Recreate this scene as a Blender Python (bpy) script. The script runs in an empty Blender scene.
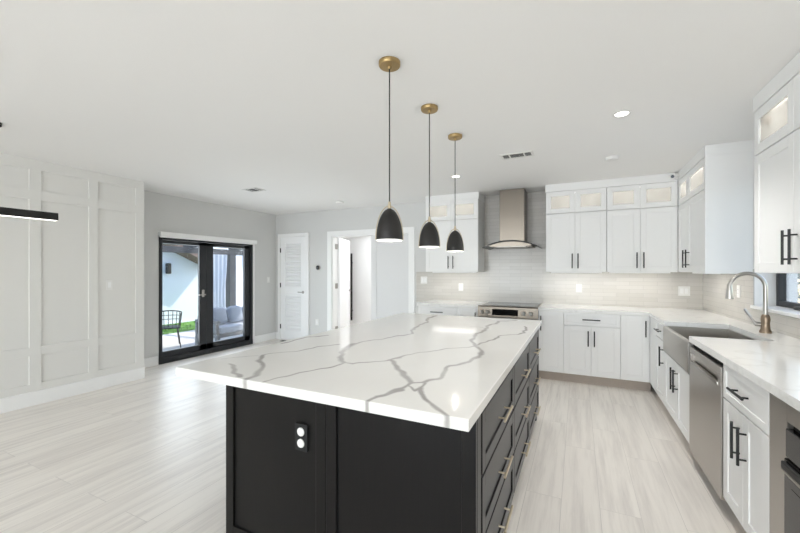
import bpy, bmesh, math, random
import numpy as np
from mathutils import Vector, Matrix
random.seed(7)
S = bpy.context.scene
COL = S.collection
PI = math.pi

# ---------------------------------------------------------------- camera, sky, sun, window and fill light, exposure
cd = bpy.data.cameras.new('camera'); cam = bpy.data.objects.new('camera', cd); COL.objects.link(cam)
cam.location = (0, 0, 1.385)
cam.rotation_euler = (PI/2, 0, math.radians(25.813))
cd.sensor_width = 36.0; cd.lens = 368/800*36; cd.shift_y = 4.5/800; cd.clip_start = 0.02
S.camera = cam
S.view_settings.view_transform = 'Standard'; S.view_settings.look = 'None'
S.view_settings.gamma = 1.0; S.view_settings.use_curve_mapping = False
S.view_settings.exposure = 0.0
S.cycles.use_denoising = True
S.cycles.max_bounces = 14; S.cycles.diffuse_bounces = 8; S.cycles.transparent_max_bounces = 16
S.cycles.caustics_reflective = False; S.cycles.caustics_refractive = False
S.cycles.sample_clamp_indirect = 6.0

W = bpy.data.worlds.new('sky'); S.world = W; W.use_nodes = True
nt = W.node_tree; nt.nodes.clear()
out = nt.nodes.new('ShaderNodeOutputWorld'); bg = nt.nodes.new('ShaderNodeBackground')
sk = nt.nodes.new('ShaderNodeTexSky'); sk.sky_type = 'NISHITA'; sk.sun_disc = False
sk.sun_elevation = math.radians(48); sk.sun_rotation = math.radians(20)
bg.inputs['Strength'].default_value = 0.62
nt.links.new(sk.outputs[0], bg.inputs['Color']); nt.links.new(bg.outputs[0], out.inputs['Surface'])

def lamp(kind, name, loc, energy, col=(1, 1, 1), direction=None, **kw):
    d = bpy.data.lights.new(name, kind); d.energy = energy; d.color = col
    for k, v in kw.items(): setattr(d, k, v)
    o = bpy.data.objects.new(name, d); COL.objects.link(o); o.location = loc
    if direction is not None:
        o.rotation_euler = Vector(direction).to_track_quat('-Z', 'Y').to_euler()
    return o
lamp('SUN', 'sun', (-3, 3, 9), 5.5, (1, 0.95, 0.88), direction=(-0.33, -0.62, -0.70), angle=0.01)
# fill lamps added out of view behind the camera, tilted up to the ceiling
for nm, x, e in (('fill_dining', -3.1, 188), ('fill_kitchen', -0.3, 138)):
    lamp('AREA', nm, (x, -7.12, 1.3), e, (0.87, 0.93, 1.0), direction=(0, 1, 0.45), shape='RECTANGLE', size=2.3, size_y=2.0)
lamp('AREA', 'daylight_patio', (-5.72, 4.22, 1.05), 48, (0.88, 0.94, 1.0), direction=(1, 0, -0.1), shape='RECTANGLE', size=1.6, size_y=1.7)
lamp('AREA', 'daylight_sink_window', (1.60, 3.72, 1.6), 1.2, (0.95, 0.97, 1.0), direction=(-1, 0, -0.1), shape='RECTANGLE', size=0.8, size_y=0.9)

# ---------------------------------------------------------------- materials
def lin(r, g, b):
    f = lambda c: (c/255/12.92) if c/255 <= 0.04045 else ((c/255+0.055)/1.055)**2.4
    return (f(r), f(g), f(b), 1)
class N:
    def __init__(s, name):
        s.m = bpy.data.materials.new(name); s.m.use_nodes = True
        s.t = s.m.node_tree; s.b = s.t.nodes['Principled BSDF']; s.out = s.t.nodes['Material Output']
    def n(s, typ, **kw):
        x = s.t.nodes.new('ShaderNode'+typ)
        for k, v in kw.items():
            if k.startswith('i_'):
                key = k[2:]; key = int(key) if key.isdigit() else key.replace('_', ' ')
                x.inputs[key].default_value = v
            else: setattr(x, k, v)
        return x
    def l(s, a, b): s.t.links.new(a, b)
    def math(s, op, a, b=None, c=None, clamp=False):
        x = s.t.nodes.new('ShaderNodeMath'); x.operation = op; x.use_clamp = clamp
        for i, v in enumerate((a, b, c)):
            if v is None: continue
            if isinstance(v, (int, float)): x.inputs[i].default_value = v
            else: s.l(v, x.inputs[i])
        return x.outputs[0]
    def mix(s, fac, a, b):
        x = s.t.nodes.new('ShaderNodeMix'); x.data_type = 'RGBA'
        if isinstance(fac, (int, float)): x.inputs[0].default_value = fac
        else: s.l(fac, x.inputs[0])
        for i, v in ((6, a), (7, b)):
            if isinstance(v, tuple): x.inputs[i].default_value = v
            else: s.l(v, x.inputs[i])
        return x.outputs[2]
    def coords(s, scale=(1, 1, 1)):
        tc = s.n('TexCoord'); mp = s.n('Mapping'); mp.inputs['Scale'].default_value = scale
        s.l(tc.outputs['Object'], mp.inputs['Vector']); return mp.outputs[0]
    def noise(s, vec, scale, detail=4, rough=0.5):
        x = s.n('TexNoise'); x.inputs['Scale'].default_value = scale; x.inputs['Detail'].default_value = detail
        x.inputs['Roughness'].default_value = rough; s.l(vec, x.inputs['Vector']); return x.outputs['Fac']
    def bump(s, h, strength, dist=0.002):
        x = s.n('Bump'); x.inputs['Strength'].default_value = strength; x.inputs['Distance'].default_value = dist
        s.l(h, x.inputs['Height']); s.l(x.outputs[0], s.b.inputs['Normal'])
def plain(name, rgb, rough=0.5, metal=0.0, var=0.02, scale=30, bump=0.0, spec=0.5, stretch=(1, 1, 1)):
    k = N(name); v = k.coords(stretch); f = k.noise(v, scale)
    c = lin(*rgb); d = tuple(x*(1-var*2.2) for x in c[:3])+(1,)
    k.l(k.mix(f, d, c), k.b.inputs['Base Color'])
    k.b.inputs['Roughness'].default_value = rough; k.b.inputs['Metallic'].default_value = metal
    k.b.inputs['Specular IOR Level'].default_value = spec
    if bump: k.bump(f, bump)
    return k.m
M = {}
M['ceiling'] = plain('ceiling_paint', (240, 239, 237), 0.8, var=0.006, scale=60, bump=0.02)
M['wall'] = plain('grey_wall_paint', (212, 212, 210), 0.65, var=0.008, scale=80, bump=0.03)
M['wainscot'] = plain('pale_wall_paint', (226, 225, 221), 0.55, var=0.008, scale=80, bump=0.02)
M['trim'] = plain('white_trim_paint', (242, 242, 241), 0.4, var=0.006)
M['cabinet'] = plain('white_cabinet_lacquer', (240, 240, 239), 0.38, var=0.006)
M['cabinet_in'] = plain('cream_cabinet_inside', (238, 237, 235), 0.5, var=0.01)
M['door'] = plain('white_door_paint', (244, 244, 244), 0.4, var=0.006)
M['doorshade'] = plain('white_door_paint_shaded', (224, 224, 224), 0.45, var=0.006)  # white door paint darkened, the backlit shade put into its colour
M['black'] = plain('black_metal', (17, 17, 17), 0.42, metal=0.1, var=0.06)
M['blackgap'] = plain('matt_black', (14, 14, 14), 0.7, var=0.05)
M['blackframe'] = plain('black_door_frame', (28, 30, 34), 0.45, var=0.05)
M['plastic'] = plain('white_plastic', (232, 231, 228), 0.35, var=0.005)
M['shade'] = plain('black_enamel_shade', (30, 27, 25), 0.42, var=0.06, scale=12)
M['shadein'] = plain('white_enamel', (245, 243, 238), 0.4, var=0.01)
M['brass'] = plain('aged_brass', (176, 150, 104), 0.38, metal=0.85, var=0.1, scale=25)
M['pull'] = plain('champagne_metal', (214, 200, 174), 0.28, metal=0.9, var=0.05)
M['nickel'] = plain('brushed_nickel', (176, 172, 166), 0.3, metal=1.0, var=0.05)
M['bronze'] = plain('warm_nickel', (150, 132, 114), 0.36, metal=0.9, var=0.06)
M['glassblack'] = plain('black_oven_glass', (26, 25, 25), 0.12, var=0.03)
M['toe'] = plain('taupe_toe_kick', (186, 174, 163), 0.5, var=0.04)
M['grass'] = plain('grass_green', (96, 150, 34), 0.9, var=0.25, scale=40)
M['paver'] = plain('patio_stone', (205, 200, 192), 0.8, var=0.05, scale=9)
M['stucco'] = plain('white_stucco', (226, 229, 236), 0.9, var=0.03, scale=30, bump=0.1)
M['roof'] = plain('brown_roof_tile', (120, 96, 84), 0.8, var=0.15)
M['darkwood'] = plain('charcoal_timber', (52, 53, 58), 0.6, var=0.1)
M['greywood'] = plain('weathered_grey_wood', (140, 138, 138), 0.6, var=0.12, stretch=(1, 8, 1))
M['cushion'] = plain('pale_grey_cushion', (196, 199, 206), 0.9, var=0.04, scale=60)
M['pillow'] = plain('grey_blue_pillow', (158, 165, 178), 0.9, var=0.06, scale=60)
M['curtain'] = plain('white_outdoor_curtain', (222, 226, 234), 0.9, var=0.02)
M['leaf'] = plain('shrub_leaf', (110, 132, 108), 0.6, var=0.3, scale=15)
M['bark'] = plain('shrub_bark', (92, 74, 58), 0.9, var=0.2)

def steel(name, rgb, stretch, rough=0.3):
    k = N(name); v = k.coords(stretch); f = k.noise(v, 40, 3)
    c = lin(*rgb); d = tuple(x*0.86 for x in c[:3])+(1,)
    k.l(k.mix(f, d, c), k.b.inputs['Base Color']); k.b.inputs['Metallic'].default_value = 1
    r = k.math('MULTIPLY_ADD', f, 0.14, rough-0.07); k.l(r, k.b.inputs['Roughness'])
    return k.m
M['steel'] = steel('brushed_steel', (186, 181, 175), (1, 1, 40), 0.32)
M['steelh'] = steel('brushed_steel_across', (190, 186, 180), (1, 40, 40), 0.34)
M['steelhood'] = steel('brushed_steel_hood', (134, 126, 116), (60, 60, 1), 0.3)
M['cooktop'] = plain('cooktop_glass', (34, 33, 33), 0.1, var=0.03)

def emit(name, rgb, strength):
    k = N(name); k.b.inputs['Base Color'].default_value = lin(*rgb)
    k.b.inputs['Emission Color'].default_value = lin(*rgb); k.b.inputs['Emission Strength'].default_value = strength
    return k.m
M['bulb'] = emit('lit_bulb', (255, 248, 238), 7.0)
M['led'] = emit('lit_led_strip', (255, 250, 244), 2.5)
M['canlight'] = emit('lit_downlight', (255, 250, 242), 7.0)

def glass(name, tint=(250, 252, 252), gloss=0.10):
    k = N(name); t = k.n('BsdfTransparent'); g = k.n('BsdfGlossy'); mx = k.n('MixShader'); fr = k.n('Fresnel')
    t.inputs[0].default_value = lin(*tint); g.inputs['Roughness'].default_value = 0.03
    fr.inputs['IOR'].default_value = 1.42
    f = k.math('MINIMUM', fr.outputs[0], 0.6)
    k.l(f, mx.inputs[0]); k.l(t.outputs[0], mx.inputs[1]); k.l(g.outputs[0], mx.inputs[2])
    k.t.nodes.remove(k.b); k.l(mx.outputs[0], k.out.inputs['Surface']); return k.m
M['glass'] = glass('clear_glass')
M['hoodglass'] = glass('grey_hood_glass', (150, 152, 150))
def frosted(name):
    k = N(name); t = k.n('BsdfTransparent'); d = k.n('BsdfTranslucent'); mx = k.n('MixShader')
    t.inputs[0].default_value = lin(250, 249, 246); d.inputs[0].default_value = lin(246, 244, 240); mx.inputs[0].default_value = 0.35
    k.l(t.outputs[0], mx.inputs[1]); k.l(d.outputs[0], mx.inputs[2]); k.t.nodes.remove(k.b); k.l(mx.outputs[0], k.out.inputs['Surface']); return k.m
M['frost'] = frosted('soft_cabinet_glass')

def floor_mat():
    k = N('pale_wood_look_planks'); tc = k.n('TexCoord'); sp = k.n('SeparateXYZ'); k.l(tc.outputs['Object'], sp.inputs[0])
    cb = k.n('CombineXYZ'); k.l(sp.outputs[1], cb.inputs[0]); k.l(k.math('ADD', sp.outputs[0], 2.96), cb.inputs[1])
    br = k.n('TexBrick', offset=0.37, offset_frequency=2, squash=1.0)
    k.l(cb.outputs[0], br.inputs['Vector']); br.inputs['Scale'].default_value = 1
    br.inputs['Brick Width'].default_value = 1.22; br.inputs['Row Height'].default_value = 0.205
    br.inputs['Mortar Size'].default_value = 0.0016; br.inputs['Mortar Smooth'].default_value = 0.1; br.inputs['Bias'].default_value = 0
    br.inputs['Color1'].default_value = (0, 0, 0, 1); br.inputs['Color2'].default_value = (1, 1, 1, 1); br.inputs['Mortar'].default_value = (.5, .5, .5, 1)
    rnd = k.n('SeparateColor'); k.l(br.outputs['Color'], rnd.inputs[0])
    # grain follows the plank, shifted for each plank
    gv = k.n('CombineXYZ'); k.l(k.math('MULTIPLY', sp.outputs[0], 16), gv.inputs[0])
    k.l(k.math('MULTIPLY', sp.outputs[1], 0.9), gv.inputs[1]); k.l(k.math('MULTIPLY', rnd.outputs[0], 37), gv.inputs[2])
    g1 = k.noise(gv.outputs[0], 1.0, 6, 0.6); g2 = k.noise(gv.outputs[0], 3.2, 5, 0.65)
    g = k.math('ADD', k.math('MULTIPLY', g1, 0.7), k.math('MULTIPLY', g2, 0.3))
    rp = k.n('ValToRGB'); k.l(g, rp.inputs[0]); e = rp.color_ramp
    e.elements[0].position = 0.30; e.elements[0].color = lin(210, 204, 198)
    e.elements[1].position = 0.56; e.elements[1].color = lin(241, 236, 229)
    base = k.mix(k.math('MULTIPLY', rnd.outputs[0], 0.28), rp.outputs[0], lin(226, 219, 212))
    c = k.mix(k.math('MULTIPLY', br.outputs['Fac'], 0.4), base, lin(168, 163, 158))
    k.l(c, k.b.inputs['Base Color']); k.b.inputs['Roughness'].default_value = 0.38
    k.b.inputs['Specular IOR Level'].default_value = 0.4
    k.bump(k.math('SUBTRACT', 1, br.outputs['Fac']), 0.15, 0.001); return k.m
M['floor'] = floor_mat()

def tile_mat(name, axis):
    k = N(name); tc = k.n('TexCoord'); sp = k.n('SeparateXYZ'); k.l(tc.outputs['Object'], sp.inputs[0])
    cb = k.n('CombineXYZ'); k.l(sp.outputs[axis], cb.inputs[0]); k.l(sp.outputs[2], cb.inputs[1])
    br = k.n('TexBrick', offset=0.5); k.l(cb.outputs[0], br.inputs['Vector']); br.inputs['Scale'].default_value = 1
    br.inputs['Brick Width'].default_value = 0.305; br.inputs['Row Height'].default_value = 0.052
    br.inputs['Mortar Size'].default_value = 0.0015; br.inputs['Bias'].default_value = 0
    br.inputs['Color1'].default_value = lin(203, 199, 193); br.inputs['Color2'].default_value = lin(196, 192, 185); br.inputs['Mortar'].default_value = lin(180, 176, 170)
    k.l(br.outputs['Color'], k.b.inputs['Base Color']); k.b.inputs['Roughness'].default_value = 0.22
    k.bump(k.math('SUBTRACT', 1, br.outputs['Fac']), 0.3, 0.0015); return k.m
M['tile_b'] = tile_mat('glazed_tile_back', 0); M['tile_r'] = tile_mat('glazed_tile_side', 1)

def wood_dark():
    k = N('espresso_wood'); v = k.coords((14, 14, 0.7)); f = k.noise(v, 6, 6, 0.65); g = k.noise(v, 26, 3)
    h = k.math('ADD', k.math('MULTIPLY', f, 0.7), k.math('MULTIPLY', g, 0.3))
    rp = k.n('ValToRGB'); k.l(h, rp.inputs[0]); e = rp.color_ramp
    e.elements[0].position = 0.3; e.elements[0].color = lin(9, 8, 8); e.elements[1].position = 0.72; e.elements[1].color = lin(17, 15, 14)
    k.l(rp.outputs[0], k.b.inputs['Base Color']); k.b.inputs['Roughness'].default_value = 0.36; k.b.inputs['Specular IOR Level'].default_value = 0.22; k.b.inputs['Sheen Weight'].default_value = 0.14; k.b.inputs['Sheen Roughness'].default_value = 0.35
    k.bump(h, 0.06, 0.001); return k.m
M['espresso'] = wood_dark()

def quartz(name, veined, faint):
    k = N(name); tc = k.n('TexCoord'); P = tc.outputs['Object']
    wn = k.noise(P, 14, 4, 0.6); cloud = k.noise(P, 1.6, 4, 0.55)
    base = k.mix(cloud, lin(224, 222, 218), lin(238, 237, 234)) if veined else k.mix(cloud, lin(236, 235, 232), lin(246, 246, 244))
    if faint:
        mv = k.n('TexNoise'); mv.inputs['Scale'].default_value = 1.7; mv.inputs['Detail'].default_value = 5; k.l(P, mv.inputs['Vector'])
        r = k.math('SUBTRACT', 1, k.math('MULTIPLY', k.math('ABSOLUTE', k.math('SUBTRACT', mv.outputs['Fac'], 0.5)), 55), clamp=True)
        base = k.mix(k.math('MULTIPLY', r, faint), base, lin(196, 193, 189))
    if veined:      # 'vein' = distance to the vein network in vein widths, stored on the slab's mesh
        at = k.n('Attribute', attribute_name='vein'); d = k.math('MULTIPLY', at.outputs['Fac'], 4.0)
        core = k.math('SUBTRACT', k.math('MULTIPLY_ADD', wn, 1.2, 0.75), d, clamp=True)
        core = k.math('MULTIPLY', core, 1.1, clamp=True)
        dens = k.math('MULTIPLY_ADD', k.noise(P, 5, 3), 0.8, 0.35, clamp=True)
        base = k.mix(k.math('MULTIPLY', core, dens), base, lin(150, 146, 143))
    k.l(base, k.b.inputs['Base Color']); k.b.inputs['Roughness'].default_value = 0.1
    k.b.inputs['Specular IOR Level'].default_value = 0.45; return k.m
VEINS = [
(-1.591,1.301,-1.481,1.249,0.0058), (-1.481,1.249,-1.387,1.196,0.0055), (-1.387,1.196,-1.354,1.153,0.0053), (-1.304,1.140,-1.314,1.192,0.0074),
(-1.314,1.192,-1.370,1.290,0.0078), (-1.370,1.290,-1.422,1.358,0.0083), (-1.422,1.358,-1.529,1.425,0.0087), (-1.529,1.425,-1.591,1.522,0.0092),
(-1.591,1.522,-1.568,1.584,0.0048), (-1.568,1.584,-1.501,1.696,0.0049), (-1.501,1.696,-1.446,1.793,0.0051), (-1.446,1.793,-1.435,1.889,0.0052),
(-1.435,1.889,-1.391,1.973,0.0054), (-1.728,1.356,-1.693,1.413,0.0027), (-1.693,1.413,-1.607,1.497,0.0028), (-1.218,1.153,-1.174,1.240,0.0044),
(-1.174,1.240,-1.145,1.355,0.0046), (-1.145,1.355,-1.111,1.428,0.0048), (-1.111,1.428,-1.086,1.520,0.0050), (-1.086,1.520,-1.086,1.570,0.0051),
(-1.086,1.570,-1.221,1.765,0.0101), (-1.221,1.765,-1.292,1.904,0.0111), (-1.292,1.904,-1.308,2.030,0.0118), (-1.308,2.030,-1.245,2.219,0.0068),
(-1.245,2.219,-1.163,2.405,0.0072), (-1.086,1.570,-1.019,1.562,0.0060), (-1.019,1.562,-0.967,1.628,0.0060), (-0.967,1.628,-0.906,1.710,0.0061),
(-0.906,1.710,-0.870,1.800,0.0063), (-0.904,1.723,-0.839,1.931,0.0056), (-0.839,1.931,-0.754,2.072,0.0059), (-0.754,2.072,-0.652,2.193,0.0061),
(-0.652,2.193,-0.585,2.286,0.0063), (-0.585,2.286,-0.532,2.538,0.0055), (-0.532,2.538,-0.516,2.690,0.0059), (-0.516,2.690,-0.429,2.836,0.0062),
(-0.429,2.836,-0.363,2.946,0.0064), (-0.363,2.946,-0.404,3.282,0.0068), (-0.904,1.723,-0.800,1.621,0.0095), (-0.800,1.621,-0.720,1.528,0.0088),
(-0.720,1.528,-0.638,1.434,0.0082), (-0.638,1.434,-0.621,1.407,0.0078), (-0.691,1.133,-0.677,1.205,0.0056), (-0.677,1.205,-0.635,1.313,0.0059),
(-0.682,1.212,-0.671,1.242,0.0058), (-0.671,1.242,-0.644,1.324,0.0059), (-0.644,1.324,-0.628,1.364,0.0061), (-0.628,1.364,-0.621,1.407,0.0063),
(-0.621,1.407,-0.577,1.435,0.0064), (-0.577,1.435,-0.562,1.544,0.0066), (-0.562,1.544,-0.565,1.712,0.0071), (-0.565,1.712,-0.543,1.829,0.0076),
(-0.543,1.829,-0.495,1.960,0.0080), (-0.495,1.960,-0.485,2.071,0.0084), (-0.485,2.071,-0.578,2.289,0.0091), (-0.578,2.289,-0.661,2.522,0.0078),
(-0.661,2.522,-0.688,2.690,0.0085), (-0.688,2.690,-0.661,2.860,0.0090), (-0.661,2.860,-0.697,3.140,0.0096), (-0.697,3.140,-0.654,3.519,0.0106),
(-0.654,3.519,-0.531,3.649,0.0112), (-0.624,1.356,-0.580,1.336,0.0047), (-0.580,1.336,-0.559,1.365,0.0047), (-0.559,1.365,-0.568,1.426,0.0048),
(-0.559,1.365,-0.517,1.275,0.0085), (-0.517,1.275,-0.473,1.207,0.0079), (-0.473,1.207,-0.426,1.171,0.0075), (-0.426,1.171,-0.398,1.138,0.0073),
(-1.165,2.407,-1.131,2.519,0.0075), (-1.131,2.519,-1.246,2.917,0.0082), (-1.246,2.917,-1.237,3.104,0.0089), (-1.237,3.104,-1.332,3.371,0.0096),
(-1.332,3.371,-1.351,3.644,0.0103), (-1.732,1.809,-1.731,1.911,0.0067), (-1.731,1.911,-1.736,2.077,0.0070), (-1.736,2.077,-1.651,2.200,0.0073),
(-0.835,3.073,-0.717,3.061,0.0043),
]
M['quartz'] = quartz('white_quartz_grey_veins', True, 0)
M['quartz_plain'] = quartz('white_quartz_faint_veins', False, 0.22)

# ---------------------------------------------------------------- mesh helpers
XN = (Vector((1, 0, 0)), Vector((0, 1, 0)))
class Fr:                                   # a = along the front, d = out of the front, z = up
    def __init__(s, o, a, d): s.o, s.a, s.d = Vector(o), Vector(a), Vector(d)
    def p(s, a, d, z): return s.o + s.a*a + s.d*d + Vector((0, 0, z))
WORLD = Fr((0, 0, 0), (1, 0, 0), (0, 1, 0))
def new(): return bmesh.new()
def box(bm, a0, a1, d0, d1, z0, z1, fr=WORLD, bev=0.0, seg=1):
    vs = [bm.verts.new(fr.p(a, d, z)) for z in (z0, z1) for d in (d0, d1) for a in (a0, a1)]
    fs = [(0, 1, 3, 2), (4, 6, 7, 5), (0, 4, 5, 1), (2, 3, 7, 6), (0, 2, 6, 4), (1, 5, 7, 3)]
    F = [bm.faces.new([vs[i] for i in f]) for f in fs]
    if bev > 0:
        E = list({e for f in F for e in f.edges})
        bmesh.ops.bevel(bm, geom=E, offset=bev, segments=seg, affect='EDGES', profile=0.5)
    return bm
def basis(t):
    t = t.normalized(); u = t.cross(Vector((0, 0, 1)))
    if u.length < 1e-3: u = t.cross(Vector((0, 1, 0)))
    u.normalize(); return u, t.cross(u).normalized()
def tube(bm, pts, r, n=10, cap=True):
    pts = [Vector(p) for p in pts]; rings = []; rs = r if isinstance(r, (list, tuple)) else [r]*len(pts)
    u = None
    for i, p in enumerate(pts):
        t = (pts[min(i+1, len(pts)-1)]-pts[max(i-1, 0)]).normalized()
        if u is None: u, v = basis(t)
        else:
            u = (u - t*u.dot(t)).normalized(); v = t.cross(u)
        rings.append([bm.verts.new(p+(u*math.cos(2*PI*k/n)+v*math.sin(2*PI*k/n))*rs[i]) for k in range(n)])
    for a, b in zip(rings, rings[1:]):
        for k in range(n): bm.faces.new((a[k], a[(k+1) % n], b[(k+1) % n], b[k]))
    if cap: bm.faces.new(rings[0][::-1]); bm.faces.new(rings[-1])
    return bm
def lathe(bm, prof, c=(0, 0, 0), n=32, axis='Z'):
    c = Vector(c); rings = []
    def P(r, h, k):
        x, y = r*math.cos(2*PI*k/n), r*math.sin(2*PI*k/n)
        return c + (Vector((x, y, h)) if axis == 'Z' else Vector((h, x, y)) if axis == 'X' else Vector((x, h, y)))
    for r, h in prof:
        rings.append([bm.verts.new(P(0, h, 0))] if r < 1e-6 else [bm.verts.new(P(r, h, k)) for k in range(n)])
    for a, b in zip(rings, rings[1:]):
        for k in range(n):
            k2 = (k+1) % n
            if len(a) == 1 and len(b) == 1: continue
            if len(a) == 1: bm.faces.new((a[0], b[k2], b[k]))
            elif len(b) == 1: bm.faces.new((a[k], a[k2], b[0]))
            else: bm.faces.new((a[k], a[k2], b[k2], b[k]))
    return bm
def prism(bm, poly, z0, z1):
    a = [bm.verts.new((x, y, z0)) for x, y in poly]; b = [bm.verts.new((x, y, z1)) for x, y in poly]
    bm.faces.new(a[::-1]); bm.faces.new(b)
    for i in range(len(poly)):
        j = (i+1) % len(poly); bm.faces.new((a[i], a[j], b[j], b[i]))
    return bm
def rootloc(o):
    v = Vector((0, 0, 0))
    while o is not None: v += o.location; o = o.parent
    return v
def obj(name, bm, mat, parent=None, smooth=None, local=False, origin=None, label=None):
    bmesh.ops.recalc_face_normals(bm, faces=bm.faces[:])
    off = Vector(origin) if origin is not None else (rootloc(parent) if parent is not None else Vector((0, 0, 0)))
    if not local and off.length > 0: bmesh.ops.translate(bm, verts=bm.verts[:], vec=-off)
    me = bpy.data.meshes.new(name); bm.to_mesh(me); bm.free(); me.materials.append(M[mat])
    if smooth is not None:
        me.polygons.foreach_set('use_smooth', [True]*len(me.polygons))
        me.set_sharp_from_angle(angle=math.radians(smooth))
    o = bpy.data.objects.new(name, me); COL.objects.link(o)
    if parent is not None: o.parent = parent
    elif origin is not None: o.location = origin
    if label: o['label'] = label
    return o
def tag(o, label, cat, group=None):
    o['label'] = label; o['category'] = cat
    if group: o['group'] = group
    return o
def thing(name, label, cat, loc=(0, 0, 0), group=None, rotz=0):
    o = bpy.data.objects.new(name, None); COL.objects.link(o); o.location = loc; o.rotation_euler = (0, 0, rotz)
    o.empty_display_size = 0.1
    return tag(o, label, cat, group)
def struct(name, bm, mat, parent=None, smooth=None):
    o = obj(name, bm, mat, parent, smooth)
    if parent is None: o['kind'] = 'structure'
    return o
def sroot(name, loc):
    o = bpy.data.objects.new(name, None); COL.objects.link(o); o.location = loc; o['kind'] = 'structure'; return o
def copy_tree(o, parent=None):
    c = o.copy(); COL.objects.link(c)
    if parent is not None: c.parent = parent
    for ch in list(o.children): copy_tree(ch, c)
    return c

# ---------------------------------------------------------------- the room
CEIL, XL, XP, YB, XR, YF = 2.535, -5.06, -5.58, 5.68, 1.385, -7.2
struct('floor', box(new(), -5.80, 1.60, -7.4, 5.83, -0.06, 0.0), 'floor')
struct('floor_foyer', box(new(), -5.6, -2.0, 5.8302, 7.6, -0.06, -0.0002), 'floor')
struct('ceiling', box(new(), -6.3, 2.4, -7.9, 7.8, CEIL, CEIL+0.12), 'ceiling')  # runs past the walls, an added overhang that keeps sun off the windows
# left wall with raised board-and-batten panelling
struct('wall_left', box(new(), -5.80, XL, -7.4, 2.845, 0, CEIL), 'wainscot')
bm = new(); fl = Fr((XL, 0, 0), (0, 1, 0), (1, 0, 0))
st = [2.84 - 0.09]
stiles = [(2.742, 2.84)] + [(2.243-0.507*i, 2.335-0.507*i) for i in range(19)]
for a0, a1 in stiles: box(bm, a0, a1, 0, 0.015, 0.145, 2.5345, fl, 0.001)
for z0, z1 in ((0.145, 0.225), (0.512, 0.603), (2.118, 2.218), (2.43, 2.5345)): box(bm, -7.2, 2.839, 0, 0.0148, z0, z1, fl, 0.001)
t = struct('trim_panelling', bm, 'wainscot')
struct('baseboard_left', box(new(), -7.2, 2.845, 0, 0.024, 0, 0.145, fl, 0.004), 'trim')
# patio wall, an opening for the french doors
DY0, DY1, DZ0, DZ1 = 3.345, 5.085, 0.055, 1.905
bm = new()
box(bm, XP-0.2, XP, 2.845, DY0, 0, CEIL); box(bm, XP-0.2, XP, DY1, 5.83, 0, CEIL); box(bm, XP-0.2, XP, DY0, DY1, DZ1, CEIL); box(bm, XP-0.2, XP, DY0, DY1, 0, DZ0)
struct('wall_patio', bm, 'wall')
bm = new(); fp = Fr((XP, 0, 0), (0, 1, 0), (1, 0, 0))
box(bm, 2.846, DY0-0.02, 0, 0.018, 0, 0.135, fp, 0.004); box(bm, DY1+0.041, YB, 0, 0.018, 0, 0.135, fp, 0.004)
struct('baseboard_patio', bm, 'trim')
bm = new(); box(bm, DY1+0.003, DY1+0.04, 0, 0.02, 0, 1.893, fp, 0.003)
struct('trim_patio', bm, 'trim')
# back wall: openings for closet and the foyer double doors
FX0, FX1, FZ = -4.17, -2.57, 2.045
bm = new()
box(bm, XP-0.2, FX0, YB, YB+0.15, 0, CEIL); box(bm, FX1, 1.60, YB, YB+0.15, 0, CEIL); box(bm, FX0, FX1, YB, YB+0.15, FZ, CEIL)
struct('wall_back', bm, 'wall')
fb = Fr((0, YB, 0), (1, 0, 0), (0, -1, 0))
bm = new(); box(bm, XP+0.02, -5.49, 0, 0.016, 0, 0.135, fb, 0.004); box(bm, -4.70, FX0-0.105, 0, 0.016, 0, 0.135, fb, 0.004)
struct('baseboard_back', bm, 'trim')
# right wall with the window over the sink
WY0, WY1, WZ0, WZ1 = 3.30, 4.235, 1.085, 2.25
bm = new()
box(bm, XR, XR+0.2, -7.4, WY0, 0, CEIL); box(bm, XR, XR+0.2, WY1, 5.83, 0, CEIL); box(bm, XR, XR+0.2, WY0, WY1, 0, WZ0); box(bm, XR, XR+0.2, WY0, WY1, WZ1, CEIL)
struct('wall_right', bm, 'trim')
# wall behind the camera, set back, two wide windows added for the fill lamps
bm = new()
for a, b in ((-5.8, -4.3), (-1.9, -1.5), (0.9, 1.6)): box(bm, a, b, YF-0.2, YF, 0, CEIL)
box(bm, -5.8, 1.6, YF-0.2, YF, 2.3, CEIL)
for a, b in ((-4.3, -1.9), (-1.5, 0.9)): box(bm, a, b, YF-0.2, YF, 0, 0.25)
struct('wall_front', bm, 'wall')
for i, (a, b) in enumerate(((-4.3, -1.9), (-1.5, 0.9))):
    bm = new()
    for x in (a, (a+b)/2-0.03, b-0.06): box(bm, x, x+0.06, YF-0.15, YF-0.09, 0.25, 2.3)
    box(bm, a, b, YF-0.15, YF-0.09, 0.25, 0.31); box(bm, a, b, YF-0.15, YF-0.09, 2.24, 2.3)
    struct('window_%d' % (i+2), bm, 'blackframe')
# backsplash tiles
bm = new(); box(bm, -2.44, -2.12, 0, 0.008, 0.87, 1.372, fb); box(bm, -2.12, -1.30, 0, 0.008, 0.87, 1.372, fb)
box(bm, -1.30, -0.387, 0, 0.008, 0.6, CEIL, fb); box(bm, -0.387, XR, 0, 0.008, 0.87, 1.40, fb)
o = struct('backsplash_back', bm, 'tile_b')
frw = Fr((XR, 0, 0), (0, 1, 0), (-1, 0, 0))
bm = new(); box(bm, WY1, YB-0.008, 0, 0.008, 0.87, 1.40, frw); box(bm, 0.2, WY1, 0, 0.008, 0.87, 1.065, frw); box(bm, 0.2, WY0-0.001, 0, 0.008, 1.065, 1.40, frw)
o = struct('backsplash_right', bm, 'tile_r')

# ---------------------------------------------------------------- setting: doors and windows
def hinge(bm, fr, a, z, d=0.02): box(bm, a-0.012, a+0.012, 0, d, z-0.045, z+0.045, fr, 0.002)
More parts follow.
